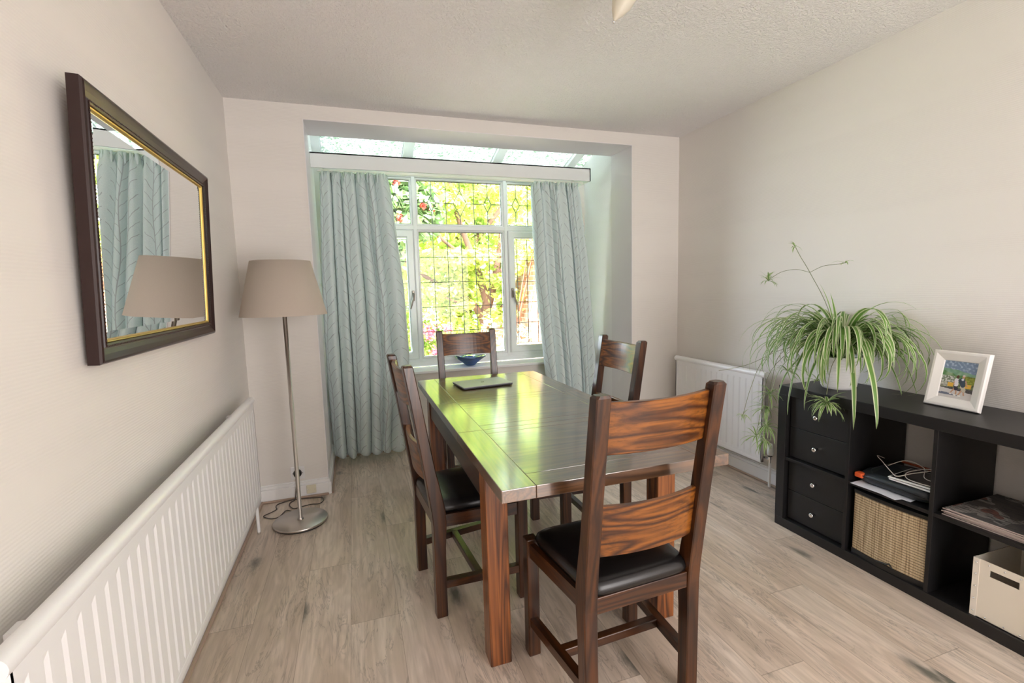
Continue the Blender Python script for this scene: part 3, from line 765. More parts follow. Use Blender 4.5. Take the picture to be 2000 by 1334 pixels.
# two drawer inserts in the first column
ca, cb = cells[0]
INS = simple('black_brown_drawer_front', (.010, .0095, .0095), .5)
for z0, z1 in ((ZS1, .79-TK), (TK, ZS0)):
    boxo('drawer_case', ff(BX0+.045, BX1-.02, ca+.001, cb-.001, z0+.001, z1-.001), INS, bc, .0)
    zm = (z0+z1)/2
    for za, zb in ((z0+.006, zm-.0012), (zm+.0012, z1-.006)):
        d = boxo('drawer', ff(BX0+.028, BX0+.044, ca+.006, cb-.006, za, zb), INS, bc, .0015)
        m = MB(); m.lathe([(0, .028), (.006, .028), (.006, .018), (.008, .012), (.0115, .006), (.012, .002), (.009, -.001), (0, -.001)], (0, (ca+cb)/2-BY0, (za+zb)/2+.004), 18, axis='x')
        m.build('drawer_knob', CHROME, d)

# bamboo storage basket
def bamboo_mat():
    s = NT('split_bamboo', .6); v = s.coord('Object'); sp = s.n('SeparateXYZ'); s.l(v, sp.inputs[0])
    st = s.noise(s.coord('Object', (1, 150, 4)), 1, 2, .6)
    c = s.ramp(st, [(.3, (.26, .17, .09)), (.5, (.52, .40, .24)), (.7, (.66, .55, .37))])
    h = s.math('FRACT', s.math('MULTIPLY', sp.outputs['Z'], 1/.0118))
    ln = s.math('LESS_THAN', h, .24)
    c = s.mix(s.math('MULTIPLY', ln, .8), c, (.05, .03, .02)); s.base(c)
    s.bump(s.math('SUBTRACT', s.math('MULTIPLY', st, .6), ln), .5, .002); return s.mat
BAM = bamboo_mat()
by0, by1 = -2.128, -1.822
bs = thing('storage_basket', 'natural bamboo storage box filling the lower cube beside the drawers', 'basket', (BX0+.02, (by0+by1)/2, TK))
hw = (by1-by0)/2; n = 16
m = MB(); ring0 = []; ring1 = []
outline = [(-.010*math.cos(PI/2*u)*1.2, u*hw) for u in [-1+2*k/n for k in range(n+1)]]
outline = [(x+.0, yv) for x, yv in outline] + [(.33, hw), (.33, -hw)]
rings = [[(x, yv, z) for x, yv in outline] for z in (.022, .302)]
m.loft(rings, 0, False, True); m.build('woven_body', BAM, bs)
rings = [[(x*1.0+(-.004 if x < .2 else .004), yv*1.012, z) for x, yv in outline] for z in (.0, .024)]
m = MB(); m.loft(rings, 0, False, True); m.build('bottom_trim', DARKP, bs)
rings = [[(x+(-.003 if x < .2 else .003), yv*1.008, z) for x, yv in outline] for z in (.300, .316)]
m = MB(); m.loft(rings, 0, False, True); m.build('top_trim', DARKP, bs)
m = MB(); m.tube([(-.016, -.035, .026), (-.022, -.025, .044), (-.022, -.018, .036), (-.018, .03, .026)], .004, 6); m.build('pull_tab', DARKP, bs)

# cream open box with cut-out handle and riveted corners
bb = thing('storage_box', 'narrow cream fibreboard box with cut-out handle and riveted corners', 'box', (BX0+.016, -2.378, TK))
BOXM = simple('cream_fibreboard', (.78, .72, .62), .6)
hw, hh, dp = .0915, .232, .30
m = MB(); t = .003
hz0, hz1, hy = .178, .204, .042
m.box(0, t, -hw, hw, 0, hz0); m.box(0, t, -hw, hw, hz1, hh); m.box(0, t, -hw, -hy, hz0, hz1); m.box(0, t, hy, hw, hz0, hz1)
m.box(dp-t, dp, -hw, hw, 0, hh); m.box(0, dp, -hw, -hw+t, 0, hh); m.box(0, dp, hw-t, hw, 0, hh); m.box(0, dp, -hw, hw, 0, t)
m.build('box_body', BOXM, bb)
for s in (-1, 1):
    m = MB(); m.box(-.0015, 0, *sorted((s*hw, s*(hw-.018))), 0, hh); m.box(-.0015, .02, *sorted((s*hw, s*(hw+.0015))), 0, hh); m.build('corner_strip', simple('cream_leather_strip', (.80, .74, .66), .5), bb)
for yv, zv, x in [(q*(hw-.009), z, -.0015) for q in (-1, 1) for z in (.02, .07, .12, .17, .215)]+[(yv, .220, 0) for yv in (-.045, 0, .045)]+[(yv, .012, 0) for yv in (-.055, -.01, .045)]:
    m = MB(); m.lathe([(0, -.003), (.0028, -.0022), (.0034, 0), (0, 0)], (x, yv, zv), 8, axis='x'); m.build('rivet', CHROME, bb)

# laptop bag and things in the second cube
c2a, c2b = cells[1]; cyc = (c2a+c2b)/2
bg_ = thing('laptop_bag', 'black padded laptop bag with orange tag in the upper cube', 'bag', (BX0+.03, cyc, ZS1))
BAGM = simple('black_nylon', (.022, .028, .034), .45)
m = MB(); rings = []; n = 40
for z, ins in ((.004, .02), (.012, .004), (.026, 0), (.042, .002), (.054, .012), (.060, .03)):
    r = []
    for k in range(n):
        a = 2*PI*k/n; c_, s_ = math.cos(a), math.sin(a)
        r.append((.145+math.copysign(abs(c_)**.3, c_)*(.145-ins), math.copysign(abs(s_)**.3, s_)*(.155-ins), z-.006*math.sin(3*a)*(z/.06)))
    rings.append(r)
m.loft(rings, 0, True); m.build('bag_body', BAGM, bg_)
m = MB(); m.box(-.004, .030, .120, .158, .022, .046, bev=.006); m.build('orange_tag', simple('orange_fabric_tag', (.85, .13, .03), .6), bg_)
m = MB(); m.tube([(.0, -.15, .033), (-.003, -.08, .035), (-.003, .05, .036), (.0, .12, .036)], .0025, 6); m.build('zip', DARKP, bg_)
m = MB(); m.tube(smooth([(.28, .13, .062), (.26, .0, .070), (.22, -.08, .066), (.20, -.15, .060)]), .006, 6); m.build('shoulder_strap', simple('rust_orange_piping', (.35, .07, .02), .7), bg_)
sheet = NT('white_paper', .6, (.82, .84, .90)).mat
pp = thing('paper_sheets', 'loose white papers sticking out under the laptop bag', 'papers', (BX0-.01, cyc+.05, ZS1))
for k, (dx, dy, rz) in enumerate(((.0, .02, .05), (.004, -.03, -.14), (.010, -.07, .10))):
    m = MB(); m.box(.0+dx, .20+dx, -.075+dy, .075+dy, .0003+k*.0011, .0011+k*.0011, mat=Matrix.Rotation(rz, 4, 'Z')); m.build('sheet', sheet, pp)
for k, lb in enumerate(('white tablet lying on the laptop bag, upper of two', 'pale phone under the white tablet on the laptop bag')):
    tt = thing('tablet' if k == 0 else 'phone', lb, 'tablet' if k == 0 else 'phone', (BX0+.035, cyc-.075, ZS1+(.0755 if k == 0 else .0655)), .12 if k == 0 else .05)
    m = MB(); m.box(0, .19, -.085, .085, -.0035, .0035, bev=.003); m.build('casing', simple('white_tablet_case', (.82, .85, .86), .3), tt)
    m = MB(); m.box(.008, .182, -.078, .078, .0034, .0042); m.build('screen', simple('black_screen', (.01, .01, .012), .1), tt)
cb_ = thing('charging_cable', 'thin white charging cable looping over the laptop bag', 'cable', (BX0+.1, cyc, ZS1+.08))
m = MB(); m.tube(smooth([(.10, .14, .012), (.02, .12, .042), (-.02, .07, .036), (-.05, .01, .012), (-.06, -.02, .006), (-.02, -.05, .022), (.05, -.09, .040), (.06, -.05, .030), (.0, -.02, .012), (-.05, -.06, .004), (-.05, -.15, .006)]), .0019, 6)
m.tube(smooth([(.02, .07, .012), (.06, .02, .046), (.06, -.05, .036), (.0, -.09, .014), (-.01, -.15, .014)]), .0015, 6)
m.build('cable_flex', simple('white_cable', (.72, .68, .62), .5), cb_)

# newspapers in the third cube
def news_mat():
    s = NT('newsprint', .8); v = s.coord('Object', (1, 1, 1), rand=1)
    a = s.noise(s.coord('Object', (9, 13, 1), rand=1), 1, 1); b = s.noise(s.coord('Object', (190, 26, 1), rand=1), 1, 2)
    c = s.ramp(a, [(.40, (.10, .09, .085)), (.47, (.30, .28, .26)), (.55, (.40, .38, .35)), (.62, (.25, .12, .10))], 'CONSTANT')
    s.base(s.mix(s.ramp(b, [(.42, (1, 1, 1)), (.5, (0, 0, 0))]), c, (.06, .06, .06))); return s.mat
NEWS = news_mat(); NEDGE = simple('newsprint_edge', (.46, .38, .35), .8)
c3a, c3b = cells[2]; rnd = random.Random(5); zz = ZS1
NPOS = ['bottom', 'second from bottom', 'third from bottom', 'fourth from bottom', 'third from top', 'second from top', 'top']
for k in range(7):
    t = .0035 + .0012*rnd.random()
    o = thing('newspaper', 'folded newspaper, %s of the stack in the third cube' % NPOS[k], 'newspaper', (BX0+.19+rnd.uniform(-.006, .006)-.006*k*0, (c3a+c3b)/2+rnd.uniform(-.004, .004), zz), rnd.uniform(-.035, .035), 'newspapers stacked in the third cube')
    m = MB(); hx, hy = .170, .150-.002*k
    m.box(-hx, hx, -hy, hy, .0002, t, bev=.0006, seg=1); m.build('folded_pages', NEDGE, o)
    m = MB(); m.box(-hx+.001, hx-.001, -hy+.001, hy-.001, t-.0001, t+.0003); m.build('front_page', NEWS, o)
    zz += t+.0006

# ------------------------------------------------------------------ photo frame
pf = thing('photo_frame', 'white photo frame with print of two walkers on the shelving unit', 'photo frame', (3.072, -2.066, .79), math.radians(-91.7))
# local x along frame width (towards -Y world after rotation), local -y faces the room
lean = Matrix.Rotation(math.radians(-13), 4, 'X')
fw, fh = .1015, .243
FR = simple('white_frame_moulding', (.86, .85, .83), .35)
m = MB(); rings = []
for ins, d in ((0, 0), (0, -.016), (.004, -.020), (.012, -.020), (.040, -.009), (.042, -.004)):
    rings.append([lean @ Vector((sx*(fw-ins), d, ins if sz < 0 else fh-ins)) for sx, sz in ((-1, -1), (1, -1), (1, 1), (-1, 1))])
m.loft(rings, 0, False, False); m.build('frame', FR, pf)
m = MB(); m.box(-fw+.002, fw-.002, 0, .004, .002, fh-.002, mat=lean)
m.box(-.02, .02, .004, .007, .02, fh*.7, mat=lean); m.add([(-.02, .044, .16), (.02, .044, .16), (.02, .100, .0012), (-.02, .100, .0012), (-.02, .047, .162), (.02, .047, .162), (.02, .103, .0012), (-.02, .103, .0012)], [[3, 2, 1, 0], [4, 5, 6, 7], [0, 1, 5, 4], [1, 2, 6, 5], [2, 3, 7, 6], [3, 0, 4, 7]])
m.build('back_and_easel', simple('dark_backing', (.05, .05, .05), .7), pf)
# the print: a raster painted face by face
NX, NZ = 66, 84
pw_, ph_ = fw-.041, (fh-.082)
rnd = random.Random(11)
def sm(a, b, x): return max(0, min(1, (x-a)/(b-a)))
from mathutils import noise as mn
def pic(u, v):
    n = lambda s, o=0: mn.noise(Vector((u*s+o, v*s*1.25, o)))
    ridge = .80-.10*u+.05*n(6)
    if v > ridge: c = Vector((.20, .28, .42))+Vector((.25, .28, .30))*max(0, n(14, 3)*1.6+.1)
    elif v > .42: 
        c = Vector((.10, .24, .09)).lerp(Vector((.30, .42, .25)), sm(-.3, .4, n(8, 5)))
        if v > ridge-.1: c = c.lerp(Vector((.25, .45, .38)), .5)
        if u > .6 and v < .62: c = Vector((.30, .36, .06))*(.8+.7*n(18, 2))
        if u < .40 and v < .60: c = Vector((.20, .24, .17)) if n(22, 9) < .0 else Vector((.62, .64, .62))
    elif v > .28:
        c = Vector((.16, .20, .10))*(1+n(20)); 
        if u < .30 and v > .30: c = Vector((.45, .46, .40))*(1+.8*n(16))
        if (.22 < u < .40 or .74 < u < .92) and v > .31: c = Vector((.80, .48, .08))
    elif v > .16+.05*(1-u)*0: c = Vector((.09, .085, .09))*(1+.6*n(30))
    else: c = Vector((.62, .60, .60))
    if v < .30 and v < .20+.09*(1-u) - .02: c = Vector((.66, .64, .64)) if not (u < .62 and .085 < v < .125+.02*math.sin(u*9)) else Vector((.17, .19, .26))
    # walkers
    def blob(cx, cz, rx, rz, col):
        nonlocal c
        if ((u-cx)/rx)**2+((v-cz)/rz)**2 < 1: c = Vector(col)
    def bar(x0, z0, x1, z1, r, col):
        nonlocal c
        dx, dz = x1-x0, (z1-z0)*1.28; t = max(0, min(1, ((u-x0)*dx+(v-z0)*1.28*dz)/(dx*dx+dz*dz)))
        if math.hypot(u-x0-t*dx, (v-z0)*1.28-t*dz) < r: c = Vector(col)
    skin = (.55, .33, .22)
    bar(.47, .30, .36, .14, .022, skin); bar(.50, .30, .53, .12, .022, skin); bar(.68, .26, .60, .11, .024, skin); bar(.72, .26, .76, .12, .022, skin)
    blob(.36, .12, .035, .018, (.8, .8, .8)); blob(.50, .10, .045, .018, (.85, .85, .85)); blob(.63, .09, .05, .018, (.85, .85, .85))
    bar(.47, .36, .50, .27, .06, (.04, .04, .06)); bar(.67, .34, .73, .25, .065, (.58, .54, .44))
    bar(.47, .50, .48, .38, .062, (.80, .78, .84)); bar(.64, .52, .68, .38, .075, (.05, .08, .12)); bar(.56, .50, .60, .44, .04, (.05, .07, .1))
    bar(.74, .50, .80, .36, .02, skin); bar(.40, .46, .42, .36, .016, skin)
    blob(.49, .585, .045, .045, (.10, .05, .03)); blob(.66, .595, .04, .042, skin); blob(.66, .63, .045, .022, (.7, .6, .6)); blob(.64, .53, .04, .03, (.7, .75, .8))
    return [max(0, min(1, q)) for q in c]
verts = [tuple(lean @ Vector((-pw_+2*pw_*i/NX, -.0045, .041+ph_*j/NZ))) for j in range(NZ+1) for i in range(NX+1)]
faces = [(j*(NX+1)+i, j*(NX+1)+i+1, (j+1)*(NX+1)+i+1, (j+1)*(NX+1)+i) for j in range(NZ) for i in range(NX)]
me = bpy.data.meshes.new('print'); me.from_pydata(verts, [], faces)
ca_ = me.color_attributes.new('print_ink', 'FLOAT_COLOR', 'CORNER'); buf = []
for j in range(NZ):
    for i in range(NX): buf += (pic((i+.5)/NX, (j+.5)/NZ)+[1])*4
ca_.data.foreach_set('color', buf)
s = NT('photo_print', .25); vc = s.n('VertexColor'); vc.layer_name = 'print_ink'; s.base(vc.outputs[0]); me.materials.append(s.mat)
link('print', me, pf)

# ------------------------------------------------------------------ spider plant
PC = Vector((3.052, -1.575, .79))
sp_ = thing('spider_plant', 'variegated spider plant in ribbed white pot on the shelving unit', 'plant', PC)
def pot_mat():
    s = NT('white_ceramic', .35, (.82, .82, .82)); return s.mat
m = MB(); prof = [(0, .0), (.072, .0), (.076, .006)]
for k in range(40):
    t = k/39; prof.append((.076+.026*t+.0011*math.sin(k*PI), .008+.155*t)); prof.append((.0785+.026*t+(.0012 if k % 2 else -.0006), .010+.155*t))
prof += [(.105, .168), (.100, .170), (.097, .165), (.09, .135), (0, .135)]
m.lathe(prof, n=56, smooth=False); m.build('pot', pot_mat(), sp_)
m = MB(); m.lathe([(0, .138), (.093, .138)], n=24); m.build('soil', simple('potting_soil', (.03, .02, .012), .95), sp_)
def leaf_mat():
    s = NT('variegated_leaf', .4); tcn = s.n('TexCoord'); q = s.n('SeparateXYZ'); s.l(tcn.outputs['UV'], q.inputs[0])
    e = s.math('ABSOLUTE', s.math('SUBTRACT', q.outputs['X'], .5))
    str_ = s.noise(tcn.outputs['UV'], 9, 2)
    g = s.mix(str_, (.10, .24, .04), (.20, .38, .08))
    c = s.mix(s.ramp(e, [(.27, (0, 0, 0)), (.33, (1, 1, 1))]), g, (.70, .76, .50)); s.base(c)
    tl = s.n('BsdfTranslucent'); s.l(c, tl.inputs[0]); mx = s.n('MixShader'); mx.inputs[0].default_value = .3
    s.l(s.b.outputs[0], mx.inputs[1]); s.l(tl.outputs[0], mx.inputs[2]); s.l(mx.outputs[0], s.out.inputs[0]); return s.mat
LEAF = leaf_mat()
def blade(m, pts, wid, fold=.25, up=Vector((0, 0, 1))):
    pts = [Vector(p) for p in pts]; n = len(pts); vs = []; 
    for i, p in enumerate(pts):
        t = (pts[min(i+1, n-1)]-pts[max(i-1, 0)]).normalized(); u = i/(n-1)
        side = t.cross(up); side = side.normalized() if side.length > .05 else Vector((1, 0, 0)).cross(t).normalized()
        if i and side.dot(last) < 0: side = -side
        last = side; nn = side.cross(t).normalized()
        wd = wid*(min(1, .55+u*2.2))*(1-max(0, (u-.45)/.55)**1.6)+.0004
        for k, e in enumerate((-1, 0, 1)): vs.append(p+side*e*wd*.5+nn*(fold*wd*.5*(abs(e))))
    fs = []; us = []
    for i in range(n-1):
        for k in range(2):
            a = i*3+k; fs.append([a, a+1, a+4, a+3]); us.append([(k/2, i/n), ((k+1)/2, i/n), ((k+1)/2, (i+1)/n), (k/2, (i+1)/n)])
    m.add(vs, fs, 0, True, us)
WXL = W-.022
def arc(az, L_, rise, droop, start=None, el=1.15):
    p = start.copy() if start is not None else Vector((0, 0, .145)); pts = [p.copy()]; n = 16; e = el
    d = Vector((math.cos(az), math.sin(az), 0))
    if start is None: p += d*.02
    for i in range(n):
        step = L_/n; p = p+(d*math.cos(e)+Vector((0, 0, 1))*math.sin(e))*step
        e -= droop*(2.0*((i+1)/n)**(.5+rise)*.9+.1)/n
        if PC.x+p.x > WXL: p.x = WXL-PC.x-.001*random.random(); 
        # keep above the shelf top
        if PC.x+p.x > BX0-.006 and PC.y+p.y < BY0+.006 and p.z < .012: p.z = .012
        pts.append(p.copy())
    return pts
rnd = random.Random(21); random.seed(3)
m = MB()
for k in range(230):
    az = rnd.uniform(0, 2*PI); away = -math.cos(az)
    L_ = rnd.uniform(.30, .64)*(1 if away > -.3 else .72)
    if math.sin(az) < 0: L_ *= .88
    el = rnd.uniform(.75, 1.5); dr = rnd.uniform(2.3, 3.3)
    if k % 3 == 0: dr = rnd.uniform(3.4, 4.4); L_ = max(L_, rnd.uniform(.44, .62)); el = rnd.uniform(1.0, 1.45)
    blade(m, arc(az, L_, rnd.uniform(.2, .8), dr, el=el), rnd.uniform(.013, .026))
for k in range(44):
    az = rnd.uniform(2.1, 4.9); blade(m, arc(az, rnd.uniform(.42, .66), 0, rnd.uniform(2.5, 3.2), el=rnd.uniform(.8, 1.35)), rnd.uniform(.014, .024))
# explicit long leaves hanging over the front edge
for az, L_, el, dr, wd in ((4.15, .66, 1.15, 2.3, .026), (3.75, .60, 1.2, 2.75, .024), (2.75, .62, 1.1, 2.7, .024), (3.1, .60, 1.15, 2.9, .022), (1.2, .36, 1.5, .45, .022), (3.55, .52, .9, 2.9, .017), (3.85, .62, 1.0, 2.75, .019), (3.2, .50, .8, 2.9, .015), (2.9, .52, .9, 3.0, .016), (2.6, .58, .7, 2.6, .018), (2.3, .60, .7, 2.5, .018), (3.4, .46, .8, 2.9, .015), (4.3, .52, 1.1, 2.6, .015), (4.6, .50, 1.2, 2.7, .014), (1.65, .42, 1.5, .5, .014), (2.0, .50, 1.1, 1.6, .010), (4.9, .56, 1.1, 1.6, .008), (5.0, .50, .9, 1.5, .007)):
    blade(m, arc(az, L_, .4, dr, el=el), wd)
for tip, zt_, wd in (((2.785, -1.955, .700), .30, .027), ((2.80, -1.845, .665), .26, .025), ((2.795, -1.50, .650), .27, .024), ((2.79, -1.445, .70), .20, .025), ((2.79, -1.60, .70), .22, .017), ((2.83, -1.36, .68), .22, .022), ((3.08, -1.86, .80), .30, .02), ((3.12, -1.90, .81), .36, .018), ((2.95, -1.16, .80), .33, .013)):
    T_ = Vector(tip)-PC; hz = Vector((T_.x, T_.y, 0))
    blade(m, smooth([(0, 0, .145), hz*.16+Vector((0, 0, zt_*.85)), hz*.48+Vector((0, 0, zt_)), hz*.84+Vector((0, 0, max(.09, zt_*.45))), hz*.98+Vector((0, 0, (T_.z+.06)*.55)), T_], 4), wd)
m.build('foliage', LEAF, sp_, fixn=False)
STEM = simple('runner_stem', (.18, .20, .09), .6)
def rosette(m, c, n, L_, seed, down=0, w_=.009):
    r = random.Random(seed)
    for k in range(n):
        az = r.uniform(0, 2*PI); e = r.uniform(-.3, 1.3)-down; p = Vector(c); pts = [p.copy()]; l = L_*r.uniform(.6, 1.1)
        for i in range(7):
            p = p+Vector((math.cos(az)*math.cos(e), math.sin(az)*math.cos(e), math.sin(e)))*l/7; e -= r.uniform(.05, .3)
            if PC.x+p.x > WXL: p.x = WXL-PC.x
            pts.append(p.copy())
        blade(m, pts, w_*r.uniform(.7, 1.1))
def runner(pts, r=.0016):
    m = MB(); m.tube([Vector(p)-PC for p in smooth(pts, 5)], r, 6); return m.build('runner', STEM, sp_)
base = PC+Vector((0, 0, .16))
ju = (3.05, -1.385, 1.395)
runner([base, (3.05, -1.50, 1.20), ju, (3.05, -1.32, 1.49), (3.05, -1.287, 1.545)])
runner([ju, (3.05, -1.30, 1.415), (3.05, -1.20, 1.405), (3.05, -1.11, 1.36)], .0013)
runner([ju, (3.05, -1.46, 1.425), (3.05, -1.53, 1.43), (3.05, -1.585, 1.435)], .0013)
for k, (c, n, L_, dn) in enumerate((((3.05, -1.287, 1.545), 9, .055, 0), ((3.05, -1.11, 1.355), 20, .085, -.2), ((3.05, -1.585, 1.435), 6, .06, -.5))):
    m = MB(); rosette(m, Vector(c)-PC, n, L_, 40+k, dn, .009); m.build('plantlet', LEAF, sp_, fixn=False)
# runners hanging over the end of the unit
runner([base, (2.99, -1.44, 1.02), (2.90, -1.35, .95), (2.86, -1.335, .80), (2.845, -1.33, .66), (2.84, -1.33, .50)])
runner([base, (2.95, -1.42, 1.04), (2.80, -1.34, .93), (2.72, -1.33, .78), (2.668, -1.33, .625)], .0013)
runner([base, (2.98, -1.42, 1.0), (2.86, -1.33, .86), (2.80, -1.33, .66), (2.765, -1.33, .49)], .0013)
runner([base, (2.92, -1.40, .99), (2.74, -1.30, .90), (2.62, -1.27, .875), (2.56, -1.26, .87)], .0013)
runner([base, (2.98, -1.64, 1.0), (2.86, -1.68, .93), (2.81, -1.70, .80)], .0015)
for k, (c, n, L_, dn, w_) in enumerate((((2.86, -1.325, .72), 26, .12, .2, .009), ((2.845, -1.325, .64), 26, .13, .5, .009), ((2.84, -1.325, .54), 26, .12, .7, .010), ((2.835, -1.325, .46), 20, .10, .8, .009),
        ((2.668, -1.33, .625), 12, .06, .2, .006), ((2.765, -1.33, .49), 14, .10, .0, .009), ((2.81, -1.705, .76), 40, .105, .2, .013), ((2.83, -1.63, .85), 12, .06, -.2, .009), ((2.90, -1.40, .86), 14, .12, .3, .010))):
    m = MB(); rosette(m, Vector(c)-PC, n, L_, 60+k, dn, w_); m.build('plantlet', LEAF, sp_, fixn=False)

# ------------------------------------------------------------------ ceiling light (one shade tip reaches into the picture)
cl = thing('ceiling_light', 'pale glass shade of the ceiling light hanging at the top edge', 'ceiling light', (1.78, -1.90, H))
m = MB(); m.lathe([(0, 0), (.07, 0), (.066, -.018), (.02, -.03), (.012, -.06), (0, -.06)], n=28); m.build('ceiling_rose', STEEL, cl)
def frost():
    s = NT('frosted_glass_shade', .35, (.80, .76, .66)); tl = s.n('BsdfTranslucent'); tl.inputs[0].default_value = (.85, .8, .7, 1); mx = s.n('MixShader'); mx.inputs[0].default_value = .4
    s.l(s.b.outputs[0], mx.inputs[1]); s.l(tl.outputs[0], mx.inputs[2]); s.l(mx.outputs[0], s.out.inputs[0]); return s.mat
FROST = frost()
for k, (w0, w1) in enumerate((((1.70, -1.765, 2.468), (1.617, -1.757, 2.302)), ((1.86, -2.02, 2.468), (1.93, -2.12, 2.315)))):
    o0 = Vector(w0)-Vector((1.78, -1.90, H)); ax = (Vector(w1)-Vector(w0)).normalized()
    m = MB(); m.tube(smooth([(0, 0, -.05), o0*.6+Vector((0, 0, -.02)), o0+Vector((0, 0, .02)), o0]), .006, 8); arm = m.build('arm', STEEL, cl)
    u_ = ax.orthogonal().normalized(); v_ = ax.cross(u_); m = MB(); rings = []
    for r, t in ((.012, 0), (.028, .02), (.040, .05), (.043, .08), (.038, .12), (.024, .155), (.006, .185), (.001, .19)):
        rings.append([o0+ax*t+(u_*math.cos(2*PI*q/24)+v_*math.sin(2*PI*q/24))*r for q in range(24)])
    m.loft(rings, 0, True, False); sh = m.build('glass_shade', FROST, cl)
    tip = o0+ax*.194; m = MB(); m.lathe([(0, -.005), (.0035, -.0035), (.005, 0), (.0035, .0035), (0, .005)], tip, 12); m.build('finial', CHROME, sh)

# ------------------------------------------------------------------ garden
def leafcloud(blobs, n, size, seed, shell=.55, flat=0.0, aspect=.55):
    """blobs: (x,y,z,rx,ry,rz). returns numpy verts, faces of folded leaf blades"""
    r = np.random.default_rng(seed); B = np.array(blobs, float)
    vol = (B[:, 3]*B[:, 4]*B[:, 5])**(2/3); idx = r.choice(len(B), n, p=vol/vol.sum())
    d = r.normal(size=(n, 3)); d /= np.linalg.norm(d, axis=1)[:, None]
    rad = (shell+(1-shell)*r.random(n))[:, None]*(1+.12*r.normal(size=(n, 1)))
    c = B[idx, :3]+d*rad*B[idx, 3:]
    nn = r.normal(size=(n, 3))*.6+d*.6+np.array([0, 0, .5+flat]); nn /= np.linalg.norm(nn, axis=1)[:, None]
    a = np.cross(nn, r.normal(size=(n, 3))); a /= np.linalg.norm(a, axis=1)[:, None]; b = np.cross(nn, a)
    s = size*r.uniform(.6, 1.3, (n, 1))
    v = np.stack([c-a*s, c+b*s*aspect-nn*s*.12, c+a*s, c-b*s*aspect-nn*s*.12], 1).reshape(-1, 3)
    return v, np.arange(n*4).reshape(-1, 4)
def foliage(name, parent, off, mat, *a, **k):
    v, f = leafcloud(*a, **k); v = v-np.array(off)
    me = bpy.data.meshes.new(name); me.vertices.add(len(v)); me.vertices.foreach_set('co', v.ravel().astype(np.float32))
    me.loops.add(f.size); me.loops.foreach_set('vertex_index', f.ravel().astype(np.int32)); me.polygons.add(len(f))
    me.polygons.foreach_set('loop_start', np.arange(0, f.size, 4, dtype=np.int32)); me.polygons.foreach_set('loop_total', np.full(len(f), 4, dtype=np.int32))
    me.materials.append(mat); me.update(calc_edges=True); me.validate()
    return tag(link(name, me, parent), kind='stuff')
def leafy(name, c1, c2, trans=.45, scale=1.5):
    s = NT(name, .5); nz = s.noise(s.coord('Object'), scale, 2)
    g = s.n('NewGeometry'); rpi = g.outputs['Random Per Island']
    f = s.math('ADD', s.math('MULTIPLY', rpi, .6), s.math('MULTIPLY', nz, .6), clamp=True)
    c = s.mix(f, c1, c2); s.base(c)
    tl = s.n('BsdfTranslucent'); s.l(c, tl.inputs[0]); mx = s.n('MixShader'); mx.inputs[0].default_value = trans
    s.l(s.b.outputs[0], mx.inputs[1]); s.l(tl.outputs[0], mx.inputs[2]); s.l(mx.outputs[0], s.out.inputs[0]); return s.mat
LIME = leafy('lime_maple_leaf', (.29, .41, .05), (.59, .67, .15))
RHODO = leafy('rhododendron_leaf', (.05, .13, .03), (.22, .32, .10), .2)
REDF = leafy('red_blossom', (.60, .03, .02), (.85, .10, .06), .3)
PINKF = leafy('pink_blossom', (.70, .06, .16), (.85, .25, .25), .3)
MIDG = leafy('mid_green_leaf', (.12, .24, .03), (.38, .50, .09), .35)
VARI = leafy('cream_green_leaf', (.35, .45, .18), (.75, .80, .50), .3)
HEDGE = leafy('hedge_leaf', (.14, .24, .05), (.42, .52, .15), .3)
BARK = simple('brown_bark', (.17, .085, .05), .9)
GZ = -.25
ground = boxo('ground', (-8, 14, 1.25, 16, GZ-.2, GZ), NT('garden_soil_and_lawn', .95, (.22, .27, .10)).mat); ground['kind'] = 'structure'
# patio slabs by the house, widened to cut green bounce from the lawn
boxo('patio_paving', (-8, 14, 1.15, 3.1, GZ-.02, GZ+.02), simple('grey_paving', (.50, .46, .44), .9))['kind'] = 'structure'

# lime maple
mp = thing('maple_tree', 'lime-leaved maple tree with low spreading branches filling the window view', 'tree', (2.85, 4.3, GZ))
mo = Vector((2.85, 4.3, GZ)); m = MB()
def limb(pts, r0, r1):
    P = smooth(pts, 5); n = len(P); m.tube([Vector(p)-mo for p in P], [r0+(r1-r0)*i/(n-1) for i in range(n)], 8)
limb([(2.85, 4.3, GZ), (2.80, 4.3, .35), (2.72, 4.3, .75), (2.78, 4.25, 1.15)], .13, .085)
limb([(2.75, 4.3, .75), (2.55, 4.25, 1.1), (2.25, 4.2, 1.32), (1.8, 4.1, 1.55), (1.3, 4.0, 1.9)], .07, .02)
limb([(2.78, 4.25, 1.1), (2.95, 4.3, 1.6), (3.1, 4.4, 2.3), (3.2, 4.4, 3.2)], .08, .02)
limb([(2.78, 4.25, 1.1), (2.6, 4.3, 1.8), (2.35, 4.4, 2.6), (2.2, 4.5, 3.6)], .075, .02)
limb([(2.6, 4.28, 1.75), (2.1, 4.1, 2.1), (1.6, 4.0, 2.5)], .04, .015)
limb([(2.95, 4.3, 1.6), (3.4, 4.2, 1.9), (3.9, 4.3, 2.2)], .04, .015)
limb([(2.72, 4.3, .70), (2.95, 4.2, 1.0), (3.25, 4.1, 1.35)], .05, .015)
limb([(2.5, 4.25, 1.15), (2.3, 4.0, 1.15), (2.0, 3.8, 1.25)], .03, .012)
m.build('trunk', BARK, mp)
rnd = random.Random(8); blobs = []
for k in range(100):
    x = rnd.uniform(.6, 4.6); z = rnd.uniform(1.25, 5.2); yv = rnd.uniform(3.5, 5.2)
    if z < 2.0 and x > 3.3: continue
    if z < 1.55 and x < 1.75: continue
    blobs.append((x, yv, z, rnd.uniform(.32, .62), rnd.uniform(.3, .5), rnd.uniform(.10, .2)))
